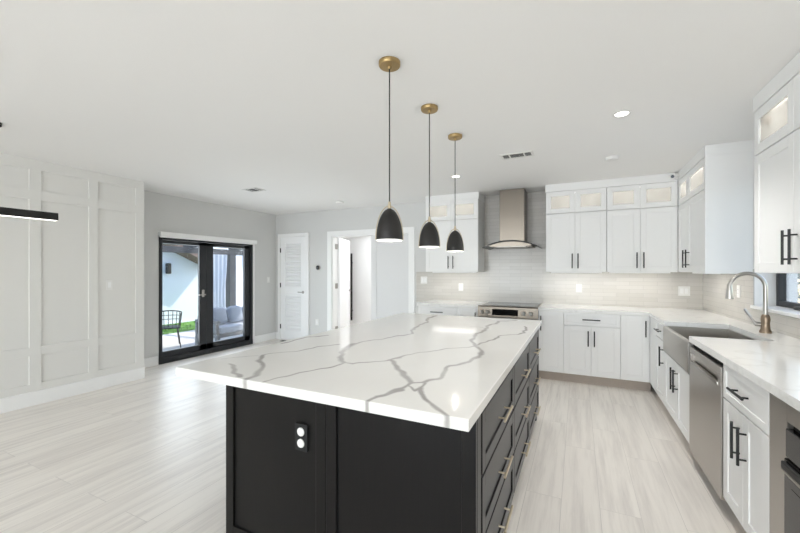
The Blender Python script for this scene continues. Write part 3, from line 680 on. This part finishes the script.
# ---------------------------------------------------------------- island
IX0, IX1, IY0, IY1 = -1.776, -0.312, 1.145, 3.75
t = thing('kitchen_island', 'dark espresso kitchen island base with nine drawers', 'island', (-0.98, 2.48, 0))
bx0, bx1, by0, by1 = -1.63, -0.345, 1.33, 3.66
bm = new(); box(bm, bx0+0.01, bx1, by0, by1, 0.10, 0.874); obj('body', bm, 'espresso', t)
obj('toe_kick', box(new(), bx0+0.06, bx1-0.06, by0+0.06, by1-0.06, 0.001, 0.0998), 'blackgap', t)
FI = Fr((0, by0, 0), (1, 0, 0), (0, -1, 0))
def ipanel(name, fr, a0, a1, z0, z1, st=0.055, stl=None): 
    bm = new(); g = 0.001; stl = stl or st
    box(bm, a0+g, a0+stl, 0, 0.018, z0, z1, fr, 0.0015); box(bm, a1-st, a1-g, 0, 0.018, z0, z1, fr, 0.0015)
    box(bm, a0+stl, a1-st, 0, 0.0178, z0, z0+0.07, fr); box(bm, a0+stl, a1-st, 0, 0.0178, z1-0.065, z1, fr)
    box(bm, a0+stl-0.001, a1-st+0.001, 0, 0.008, z0+0.069, z1-0.064, fr)
    return obj(name, bm, 'espresso', t)
ipanel('end_panel', FI, bx0, -0.997, 0.02, 0.868, 0.055, 0.055)
ipanel('end_panel', FI, -0.997, bx1+0.015, 0.02, 0.868, 0.055)
FS = Fr((bx1, 0, 0), (0, 1, 0), (1, 0, 0))
FL = Fr((bx0+0.01, 0, 0), (0, 1, 0), (-1, 0, 0))
ys = [1.392, 2.17, 2.905, 3.64]
for c in range(3):
    for z0, z1 in ((0.605, 0.845), (0.355, 0.598), (0.112, 0.348)):
        d = front('drawer', FS, ys[c]+0.002, ys[c+1]-0.002, z0, z1, 'espresso', t, st=0.055, th=0.018, recess=0.008)
        pull('handle', FS, (ys[c]+ys[c+1])/2, (z0+z1)/2-0.01, 0.018, 0.205, False, 'pull', d, 0.006, 0.034)
obj('corner_post', box(new(), bx1+0.0005, bx1+0.015, by0+0.001, 1.388, 0.02, 0.868, WORLD, 0.001), 'espresso', t)
for y in (2.98,):
    obj('side_panel', box(new(), bx0-0.004, bx0+0.0095, by0+0.001, by1, 0.02, 0.868), 'espresso', t)
obj('leg', box(new(), bx1-0.055, bx1-0.001, by1-0.055, by1, 0.001, 0.0995), 'espresso', t)
# the slab: a fine grid, so each vertex carries its distance to the vein network
def slab(x0, x1, y0, y1, z0, z1, step=0.006):
    nx, ny = int((x1-x0)/step), int((y1-y0)/step); e = 0.003
    xs = np.concatenate(([x0], np.linspace(x0+e, x1-e, nx), [x1])); ys = np.concatenate(([y0], np.linspace(y0+e, y1-e, ny), [y1]))
    X, Y = np.meshgrid(xs, ys, indexing='ij'); Z = np.full_like(X, z1)
    Z[0, :] = Z[-1, :] = z1-e; Z[:, 0] = Z[:, -1] = z1-e
    n0, n1 = X.shape; top = np.stack([X, Y, Z], -1).reshape(-1, 3)
    idx = np.arange(n0*n1).reshape(n0, n1)
    quads = np.stack([idx[:-1, :-1], idx[1:, :-1], idx[1:, 1:], idx[:-1, 1:]], -1).reshape(-1, 4).tolist()
    rim = list(idx[:, 0])+list(idx[-1, 1:])+list(idx[-2::-1, -1])+list(idx[0, -2:0:-1])
    low = top[rim].copy(); low[:, 2] = z0; k = n0*n1; m = len(rim)
    quads += [[int(rim[(i+1) % m]), int(rim[i]), k+i, k+(i+1) % m] for i in range(m)]
    co = np.concatenate([top, low]); faces = quads+[[k+m-1-i for i in range(m)]]
    me = bpy.data.meshes.new('countertop'); me.from_pydata(co.tolist(), [], faces); me.materials.append(M['quartz'])
    p = co[:, :2].copy()
    for a, (fx_, fy_, ph) in enumerate(((9, 14, 0.3), (23, 17, 1.7), (41, 37, 4.0))):
        amp = (0.010, 0.007, 0.004)[a]
        p[:, 0] += amp*np.sin(co[:, 0]*fx_+co[:, 1]*fy_*1.3+ph); p[:, 1] += amp*np.sin(co[:, 1]*fx_*1.1-co[:, 0]*fy_+ph*2)
    best = np.full(len(p), 4.0)
    for ax, ay, bx, by, w in VEINS:
        d = np.array((bx-ax, by-ay)); q = p-np.array((ax, ay)); h = np.clip(q@d/max(d@d, 1e-6), 0, 1)
        best = np.minimum(best, np.hypot(q[:, 0]-h*d[0], q[:, 1]-h*d[1])/(w*1.75))
    at = me.attributes.new('vein', 'FLOAT', 'POINT'); at.data.foreach_set('value', (np.minimum(best, 4.0)/4.0).astype(np.float32))
    o = bpy.data.objects.new('countertop', me); COL.objects.link(o); return o
tag(slab(IX0, IX1, IY0, IY1, 0.8745, 0.914), 'large white quartz island top with grey veins', 'countertop')
t = thing('outlet', 'black outlet with two round white sockets on island end panel', 'outlet', (-1.115, by0-0.009, 0.625))
bm = new(); fo = Fr((0, by0-0.0082, 0), (1, 0, 0), (0, -1, 0)); ox, oz = -1.134, 0.628
box(bm, ox-0.036, ox+0.036, 0, 0.012, oz-0.062, oz+0.062, fo, 0.003, 2); obj('plate', bm, 'blackgap', t)
for dz in (-0.026, 0.026):
    bm = new(); lathe(bm, [(0, -0.0035), (0.019, -0.0035), (0.020, 0.0)], (ox, by0-0.0204, oz+dz), 20, 'Y'); obj('socket', bm, 'plastic', t, 40)

# ---------------------------------------------------------------- pendants
def pendant(loc):
    t = thing('pendant_light', 'x', 'pendant light', loc, 'pendants over the island')
    zs = 1.553-CEIL
    bm = new(); lathe(bm, [(0, 0), (0.060, 0), (0.060, -0.018), (0.056, -0.024), (0.012, -0.026), (0.009, -0.04), (0, -0.04)], n=32); obj('canopy', bm, 'brass', t, 40, local=True)
    bm = new(); tube(bm, [(0, 0, -0.035), (0, 0, zs+0.195)], 0.0035, 8); obj('cord', bm, 'black', t, 60, local=True)
    prof = []; H, R = 0.177, 0.0735
    for i in range(15):
        u = i/14; prof.append((R*math.sqrt(max(0, 1-u**1.95)) if i < 14 else 0.006, zs+H*u))
    bm = new(); lathe(bm, prof, n=36); s = obj('shade', bm, 'shade', t, 50, local=True)
    bm = new(); lathe(bm, [(R+0.0008, zs+0.004), (R+0.0008, zs-0.001), (R-0.004, zs-0.001)]+[(max(r-0.004, 0.001), z-0.002) for r, z in prof[1:]], n=36); obj('inner_shade', bm, 'shadein', s, 50, local=True)
    bm = new(); n = 20; pts = []
    for i in range(n+1):
        a = PI*i/n; pts.append((math.cos(a)*(R+0.003)*0.80, math.cos(a)*(R+0.003)*0.60, zs+0.004+math.sin(a)*0.186))
    tube(bm, pts, 0.003, 8); lathe(bm, [(0, 0.215), (0.007, 0.213), (0.010, 0.185), (0.011, 0.176), (0, 0.174)], (0, 0, zs), 16); obj('yoke', bm, 'pull', t, 50, local=True)
    bm = new(); lathe(bm, [(0, 0.022), (0.018, 0.026), (0.026, 0.045), (0.024, 0.065), (0.013, 0.09), (0, 0.09)], (0, 0, zs), 20); obj('bulb', bm, 'bulb', t, 60, local=True)
    return t
p0 = pendant((-0.935, 1.80, CEIL))
p0['label'] = 'nearest black dome pendant over the front of the island'
for y, lb in ((2.418, 'middle black dome pendant of the three over the island'), (3.018, 'farthest black dome pendant, over the island end near the range')):
    c = copy_tree(p0); c.location = (-0.94, y, CEIL); c['label'] = lb
for y in (1.80, 2.418, 3.018):
    lamp('POINT', 'pendant_lamp', (-0.938, y, 1.566), 0.55, (1, 0.97, 0.92), shadow_soft_size=0.012)

# linear dining pendant
t = thing('linear_pendant', 'long black bar pendant with lit underside in dining area', 'pendant light', (-4.07, 0.85, CEIL))
obj('canopy', box(new(), -4.12, -4.02, 0.65, 1.225, CEIL-0.035, CEIL-0.001, WORLD, 0.004), 'black', t)
bm = new(); box(bm, -4.095, -4.045, 0.10, 1.58, 1.822, 1.885, WORLD, 0.003); br = obj('bar', bm, 'black', t)
obj('diffuser', box(new(), -4.09, -4.05, 0.105, 1.575, 1.8195, 1.8219), 'led', br)
for y in (0.72, 1.17):
    bm = new(); tube(bm, [(-4.07, y, 1.884), (-4.07, y, CEIL-0.03)], 0.0009, 6); obj('wire', bm, 'nickel', t)

# ---------------------------------------------------------------- ceiling fittings
def can(loc):
    t = thing('recessed_light', 'x', 'light', loc, 'recessed ceiling lights')
    bm = new(); lathe(bm, [(0.060, -0.0005), (0.060, -0.006), (0.045, -0.005), (0.043, -0.0005)], n=28); obj('trim_ring', bm, 'plastic', t, 40, local=True)
    bm = new(); lathe(bm, [(0, -0.0035), (0.043, -0.003)], n=28); obj('lens', bm, 'canlight', t, local=True)
    return t
c0 = can((0.288, 3.125, CEIL)); c0['label'] = 'lit recessed ceiling light above the aisle, right of the pendants'
c1 = copy_tree(c0); c1.location = (-1.335, 4.32, CEIL); c1['label'] = 'lit recessed ceiling light beside the farthest pendant cord'
c2 = copy_tree(c0); c2.location = (0.288, 1.10, CEIL); c2['label'] = 'added recessed ceiling light out of view above the near aisle'  # out of view, added to brighten the dark aisle
for x, y, e in ((0.288, 3.125, 84), (-1.335, 4.32, 12), (0.288, 1.10, 56)):
    lamp('SPOT', 'downlight', (x, y, CEIL-0.012), e, (1, 0.98, 0.95), direction=(0, 0, -1), spot_size=math.radians(120), spot_blend=0.7, shadow_soft_size=0.09)
def vent(label, x, y, lx, ly):
    t = thing('ceiling_vent', label, 'vent', (x, y, CEIL))
    bm = new(); w = 0.022; z0, z1 = CEIL-0.008, CEIL-0.0005
    box(bm, x-lx, x+lx, y-ly, y-ly+w, z0, z1); box(bm, x-lx, x+lx, y+ly-w, y+ly, z0, z1); box(bm, x-lx, x-lx+w, y-ly+w, y+ly-w, z0, z1); box(bm, x+lx-w, x+lx, y-ly+w, y+ly-w, z0, z1)
    obj('frame', bm, 'plastic', t)
    obj('backing', box(new(), x-lx+w, x+lx-w, y-ly+w, y+ly-w, CEIL-0.002, CEIL-0.0006), 'blackgap', t)
    bm = new(); n = 5
    for i in range(n):
        yy = y-ly+w+(i+0.5)*(2*ly-2*w)/n; 
        v = [bm.verts.new((xx, yy+dy, zz)) for xx in (x-lx+w, x+lx-w) for dy, zz in ((-0.008, CEIL-0.0065), (0.004, CEIL-0.0022), (0.005, CEIL-0.0025), (-0.007, CEIL-0.0075))]
        bm.faces.new(v[:4]); bm.faces.new(v[4:][::-1])
        for q in range(4): bm.faces.new((v[q], v[(q+1) % 4], v[4+(q+1) % 4], v[4+q]))
    for xx in (x-lx*0.45, x+lx*0.45): box(bm, xx-0.006, xx+0.006, y-ly+w, y+ly-w, CEIL-0.0078, CEIL-0.001)
    obj('slats', bm, 'plastic', t)
vent('white slatted ceiling vent in front of the range hood', -0.545, 3.79, 0.155, 0.085)
vent('small slatted ceiling vent in front of the patio doors', -4.12, 3.78, 0.13, 0.10)
def smoke(label, x, y, r):
    bm = new(); lathe(bm, [(0, -0.0005), (r, -0.0005), (r, -0.018), (r*0.9, -0.03), (r*0.5, -0.034), (0, -0.034)], n=28)
    o = obj('smoke_detector', bm, 'plastic', None, 40, local=True); o.location = (x, y, CEIL); tag(o, label, 'smoke detector')
smoke('white round smoke detector on the ceiling above the foyer doors', -3.55, 5.05, 0.07)
smoke('white round disc on the ceiling before the right back cabinets', 0.307, 4.28, 0.06)
# security camera on the cabinet crown in the corner
t = thing('security_camera', 'small white security camera with black lens at cabinet corner', 'camera', (1.02, 5.25, 2.50))
bm = new(); box(bm, 1.005, 1.045, 5.262, 5.2775, 2.48, 2.525, WORLD, 0.004); tube(bm, [(1.025, 5.265, 2.50), (1.02, 5.235, 2.49)], 0.007); obj('mount', bm, 'plastic', t)
bm = new(); dirv = Vector((-0.85, -0.8, -0.25)).normalized(); pc = Vector((1.02, 5.225, 2.487))
tube(bm, [pc+dirv*-0.02, pc+dirv*-0.018, pc+dirv*0.05, pc+dirv*0.053], [0.030, 0.035, 0.035, 0.031], 18); b = obj('housing', bm, 'plastic', t, 40)
bm = new(); tube(bm, [pc+dirv*0.0535, pc+dirv*0.056], 0.019, 16); obj('lens', bm, 'glassblack', b)

# ---------------------------------------------------------------- switches, outlets, thermostat
def plate(label, fr, a, z, w=0.075, h=0.118, kind='switch', gangs=1):
    t = thing('light_switch' if kind == 'switch' else 'outlet', label, kind, tuple(fr.p(a, 0, z)))
    obj('plate', box(new(), a-w/2, a+w/2, 0.0, 0.006, z-h/2, z+h/2, fr, 0.002), 'plastic', t)
    for g in range(gangs):
        c = a+(g-(gangs-1)/2)*0.046
        if kind == 'switch': obj('rocker', box(new(), c-0.016, c+0.016, 0.006, 0.009, z-0.032, z+0.032, fr, 0.001), 'trim', t)
        else:
            obj('socket', box(new(), c-0.017, c+0.017, 0.006, 0.008, z-0.035, z+0.035, fr, 0.001), 'trim', t)
            bm = new()
            for dz in (-0.018, 0.018):
                for da in (-0.006, 0.006): box(bm, c+da-0.001, c+da+0.001, 0.0081, 0.0084, z+dz-0.004, z+dz+0.004, fr)
            obj('slots', bm, 'blackgap', t)
ft = Fr((0, YB-0.0085, 0), (1, 0, 0), (0, -1, 0)); ftr = Fr((XR-0.0085, 0, 0), (0, 1, 0), (-1, 0, 0))
plate('white outlet on the tile above the drawer cabinet right of range', ft, 0.012, 1.148, kind='outlet')
plate('wide white switch plate on the tile near the corner', ft, 1.19, 1.135, w=0.12, gangs=2)
plate('white outlet on the tile left of the range', ft, -1.67, 1.13, kind='outlet')
plate('white two-gang switch on the tile beside the foyer doors', ft, -2.30, 1.235, w=0.115, gangs=2)
plate('white outlet on the right wall tile behind the faucet', ftr, 4.55, 1.19, kind='outlet')
plate('white wall switch on the panelled left wall', Fr((XL, 0, 0), (0, 1, 0), (1, 0, 0)), 2.455, 1.218, w=0.07)
plate('white wall switch between patio doors and louvered door', fp, 5.48, 1.21)
plate('white outlet low on the wall between the two white doors', fb, -4.52, 0.40, kind='outlet')
t = thing('thermostat', 'round black thermostat on the wall between the white doors', 'thermostat', (-4.49, YB, 1.45))
bm = new(); lathe(bm, [(0.046, -0.0005), (0.046, -0.016), (0.040, -0.022)], (-4.49, YB, 1.45), 28, 'Y'); obj('ring', bm, 'nickel', t, 40)
bm = new(); lathe(bm, [(0.0405, -0.0215), (0.036, -0.024), (0, -0.0245)], (-4.49, YB, 1.45), 28, 'Y'); obj('dial_face', bm, 'glassblack', t, 40)
t = thing('roller_blind', 'white roller blind cassette above the black patio doors', 'blind', (XP+0.04, (DY0+DY1)/2, 1.9))
bm = new(); box(bm, DY0-0.015, DY1+0.045, 0.001, 0.075, 1.895, 1.965, fp, 0.006, 2); obj('cassette', bm, 'trim', t)
bm = new(); tube(bm, [fp.p(DY0+0.0, 0.03, 1.893), fp.p(DY1+0.03, 0.03, 1.893)], 0.010); obj('hem_bar', bm, 'trim', t)
bm = new(); box(bm, -5.30, -5.02, 5.50, 5.60, 0.0005, 0.006); tag(obj('floor_vent', bm, 'blackgap'), 'dark floor register in front of the louvered door', 'vent')

# ---------------------------------------------------------------- outdoors
PZ = -0.20
struct('ground', box(new(), -20, 9, -12, 20, PZ-0.3, PZ-0.06), 'paver')
struct('patio', box(new(), -9.3, -5.80, 0.5, 10.5, PZ-0.06, PZ), 'paver')
bm = new()
for i in range(900):
    x = random.uniform(-11.0, -9.32); y = random.uniform(3.5, 10.5); h = random.uniform(0.05, 0.10); a = random.uniform(0, PI); w = 0.02
    dx, dy = math.cos(a)*w, math.sin(a)*w; tx, ty = random.uniform(-.03, .03), random.uniform(-.03, .03)
    v = [bm.verts.new(q) for q in ((x-dx, y-dy, PZ-0.06), (x+dx, y+dy, PZ-0.06), (x+tx, y+ty, PZ-0.06+h))]; bm.faces.new(v)
box(bm, -11.2, -9.31, 3.0, 10.5, PZ-0.06, PZ-0.03)
o = obj('grass', bm, 'grass'); o['kind'] = 'stuff'; o['label'] = 'green strip of lawn beyond the patio'; o['category'] = 'grass'
t = thing('house', 'white stucco outbuilding with low brown roof beyond the patio', 'house', (-13, 6, PZ-0.06))
bm = new(); box(bm, -15.0, -11.3, 1.0, 8.05, PZ-0.06, 1.489)
obj('wall', bm, 'stucco', t)
bm = new(); pr = [(0.6, 5.08), (8.25, 1.66), (8.25, 1.52), (0.6, 4.94)]
a = [bm.verts.new((-15.3, y, z)) for y, z in pr]; b = [bm.verts.new((-10.7, y, z)) for y, z in pr]; bm.faces.new(a); bm.faces.new(b[::-1])
for i in range(4): bm.faces.new((a[i], a[(i+1) % 4], b[(i+1) % 4], b[i]))
obj('roof', bm, 'roof', t)
bm = new(); pr = [(1.0, 1.49), (8.05, 1.49), (8.05, 1.60), (1.0, 4.75)]
a = [bm.verts.new((-15.0, y, z)) for y, z in pr]; b = [bm.verts.new((-11.3, y, z)) for y, z in pr]; bm.faces.new(a); bm.faces.new(b[::-1])
for i in range(4): bm.faces.new((a[i], a[(i+1) % 4], b[(i+1) % 4], b[i]))
obj('gable', bm, 'stucco', t)
t = thing('wall_lantern', 'small black lantern on the white wall beyond the patio', 'lantern', (-11.29, 6.95, 1.7))
bm = new(); box(bm, -11.299, -11.18, 6.96, 7.09, 1.30, 1.62, WORLD, 0.02); obj('housing', bm, 'black', t)
tag(obj('garden_wall', box(new(), -12.6, -12.4, 8.3, 18, PZ-0.06, 2.7), 'stucco'), 'tall white garden wall behind the pergola', 'wall')
# pergola and curtains
t = thing('pergola', 'dark timber pergola over the patio sofa', 'pergola', (-8.0, 6.6, PZ))
for x, y in ((-9.1, 7.50), (-6.35, 9.6), (-9.1, 10.2)):
    obj('post', box(new(), x-0.10, x+0.10, y-0.10, y+0.10, PZ+0.001, 1.849, WORLD, 0.004), 'darkwood', t)
obj('beam', box(new(), -9.18, -9.02, 3.2, 10.4, 1.85, 2.0, WORLD, 0.004), 'darkwood', t)
obj('beam', box(new(), -6.45, -6.29, 3.2, 10.4, 1.85, 2.0, WORLD, 0.004), 'darkwood', t)
for y in (3.5, 4.9, 6.3, 7.7, 9.1, 10.2): obj('rafter', box(new(), -9.4, -6.1, y-0.04, y+0.04, 2.001, 2.12, WORLD, 0.003), 'darkwood', t)
def curtain(label, x, y0, y1, gather):
    bm = new(); n = 48; cols = []
    for i in range(n+1):
        u = i/n; y = y0+(y1-y0)*u; d = 0.045*math.sin(u*PI*9)
        c = []
        for j in range(9):
            v = j/8; z = 1.84-(1.84-PZ-0.02)*v
            sq = 1-gather*math.exp(-((v-0.55)/0.28)**2); ym = (y0+y1)/2
            c.append(bm.verts.new((x+d*(0.5+0.5*v)*sq, ym+(y-ym)*sq, z)))
        cols.append(c)
    for a, b in zip(cols, cols[1:]):
        for j in range(8): bm.faces.new((a[j], b[j], b[j+1], a[j+1]))
    bmesh.ops.solidify(bm, geom=bm.faces[:], thickness=0.004)
    tag(obj('outdoor_curtain', bm, 'curtain', None, 60), label, 'curtain', 'pergola curtains')
curtain('white gathered outdoor curtain left of the dark pergola post', -8.90, 6.60, 7.22, 0.25)
curtain('white gathered outdoor curtain right of the dark pergola post', -8.90, 7.72, 8.40, 0.3)
# sofa facing the doors
t = thing('patio_sofa', 'grey wood patio sofa with pale cushions outside the doors', 'sofa', (-7.6, 6.5, PZ)); sx = -6.62; sy0, sy1 = 5.22, 7.3
bm = new(); box(bm, sx-0.68, sx-0.02, sy0, sy1, PZ+0.20, PZ+0.28, WORLD, 0.006); obj('seat_frame', bm, 'greywood', t)
obj('back_frame', box(new(), sx-0.74, sx-0.682, sy0, sy1, PZ+0.20, PZ+0.62, WORLD, 0.005), 'greywood', t)
for y in (sy0-0.09, sy1+0.001):
    bm = new(); box(bm, sx-0.70, sx, y, y+0.089, PZ+0.50, PZ+0.56, WORLD, 0.005); box(bm, sx-0.70, sx, y+0.01, y+0.08, PZ+0.20, PZ+0.26, WORLD, 0.003)
    for q in range(4): box(bm, sx-0.70+q*0.2, sx-0.65+q*0.2, y+0.012, y+0.078, PZ+0.26, PZ+0.50)
    obj('arm', bm, 'greywood', t)
for x in (sx-0.70, sx-0.09):
    for y in (sy0-0.085, sy1+0.005): obj('leg', box(new(), x, x+0.08, y, y+0.08, PZ+0.001, PZ+0.1995, WORLD, 0.003), 'greywood', t)
w = (sy1-sy0)/3
for i in range(3):
    y = sy0+i*w
    obj('seat_cushion', box(new(), sx-0.66, sx, y+0.005, y+w-0.005, PZ+0.281, PZ+0.42, WORLD, 0.035, 4), 'cushion', t, 60)
    obj('back_cushion', box(new(), sx-0.675, sx-0.51, y+0.008, y+w-0.008, PZ+0.425, PZ+0.74, WORLD, 0.05, 4), 'cushion', t, 60)
for i, (y, lb) in enumerate(((5.44, 'grey throw pillow at the arm end of the patio sofa'), (5.86, 'grey throw pillow second from the sofa arm outside'), (6.28, 'grey throw pillow third from the sofa arm outside'))):
    bm = new(); 
    bmesh.ops.create_uvsphere(bm, u_segments=24, v_segments=16, radius=1.0)
    for v in bm.verts:
        c = v.co; 
        def sq(a): return math.copysign(abs(a)**0.55, a)
        v.co = Vector((c.x*0.085, sq(c.y)*0.19, sq(c.z)*0.19))
    bmesh.ops.rotate(bm, verts=bm.verts[:], matrix=Matrix.Rotation(-0.28, 3, 'Y'))
    o = obj('throw_pillow', bm, 'pillow', None, 80, local=True); o.location = (sx-0.36, y, PZ+0.615); tag(o, lb, 'pillow', 'pillows on the patio sofa')
# black wire chairs and table
def wire_chair(label, loc, rz):
    t = thing('patio_chair', label, 'chair', loc, 'black patio chairs', rz)
    bm = new(); box(bm, -0.22, 0.22, -0.22, 0.22, 0.40, 0.425, WORLD, 0.01, 2); obj('seat', bm, 'black', t, local=True)
    bm = new(); n = 12
    pts = [(-0.23+0.05*math.sin(PI*i/n), 0.0, 0) for i in range(n+1)]
    rail = []
    for i in range(n+1):
        a = -PI*0.62+PI*1.24*i/n; rail.append((-0.04-0.22*math.cos(a), 0.25*math.sin(a), 0.70+0.08*math.cos(a)))
    tube(bm, rail, 0.013, 8); low = [(x*0.92, y*0.9, 0.425) for x, y, z in rail]
    for a, b in zip(rail, low): tube(bm, [a, b], 0.007, 6)
    for q in (0.56, 0.64): tube(bm, [(a[0]*(1-(0.7-q)*.2), a[1]*(1-(0.7-q)*.3), q+(a[2]-0.70)*0.6) for a in rail], 0.007, 6)
    obj('backrest', bm, 'black', t, local=True)
    for sx_ in (-1, 1):
        for sy_ in (-1, 1):
            bm = new(); tube(bm, [(0.17*sx_, 0.17*sy_, 0.40), (0.23*sx_, 0.22*sy_, 0.0)], 0.011, 8); obj('leg', bm, 'black', t, local=True)
    return t
wire_chair('black wire patio chair nearest the french doors', (-7.70, 4.80, PZ), math.radians(150))
wire_chair('black wire patio chair partly hidden behind the door frame', (-8.35, 4.62, PZ), math.radians(20))
# shrubs and a white post outside the sink window
def shrub(label, x, y, h, r):
    t = thing('shrub', label, 'shrub', (x, y, PZ-0.06), 'shrubs outside the sink window')
    bm = new(); tube(bm, [(x, y, PZ-0.06), (x+0.03, y, PZ+h*0.5), (x, y+0.03, PZ+h*0.8)], [0.05, 0.035, 0.01], 8); obj('stem', bm, 'bark', t)
    bm = new()
    for i in range(700):
        u, v, w = random.gauss(0, .5), random.gauss(0, .5), random.gauss(0, .5); c = Vector((x+u*r, y+v*r, PZ+h*0.62+w*h*0.38))
        if c.z < PZ: continue
        d1 = Vector((random.gauss(0, 1), random.gauss(0, 1), random.gauss(0, .6))).normalized()*0.09; d2 = d1.cross(Vector((random.gauss(0, 1), random.gauss(0, 1), 1))).normalized()*0.035
        bm.faces.new([bm.verts.new(q) for q in (c-d1, c+d2, c+d1, c-d2)])
    o = obj('foliage', bm, 'leaf', t); 
shrub('dark green shrub left in the view through the sink window', 3.35, 8.1, 2.6, 0.75)
shrub('dark green shrub right in the view through the sink window', 5.6, 11.5, 2.8, 0.8)
tag(obj('porch_post', box(new(), 2.25, 2.37, 6.04, 6.16, PZ-0.06, 2.50, WORLD, 0.005), 'trim'), 'white porch post outside the sink window', 'post')
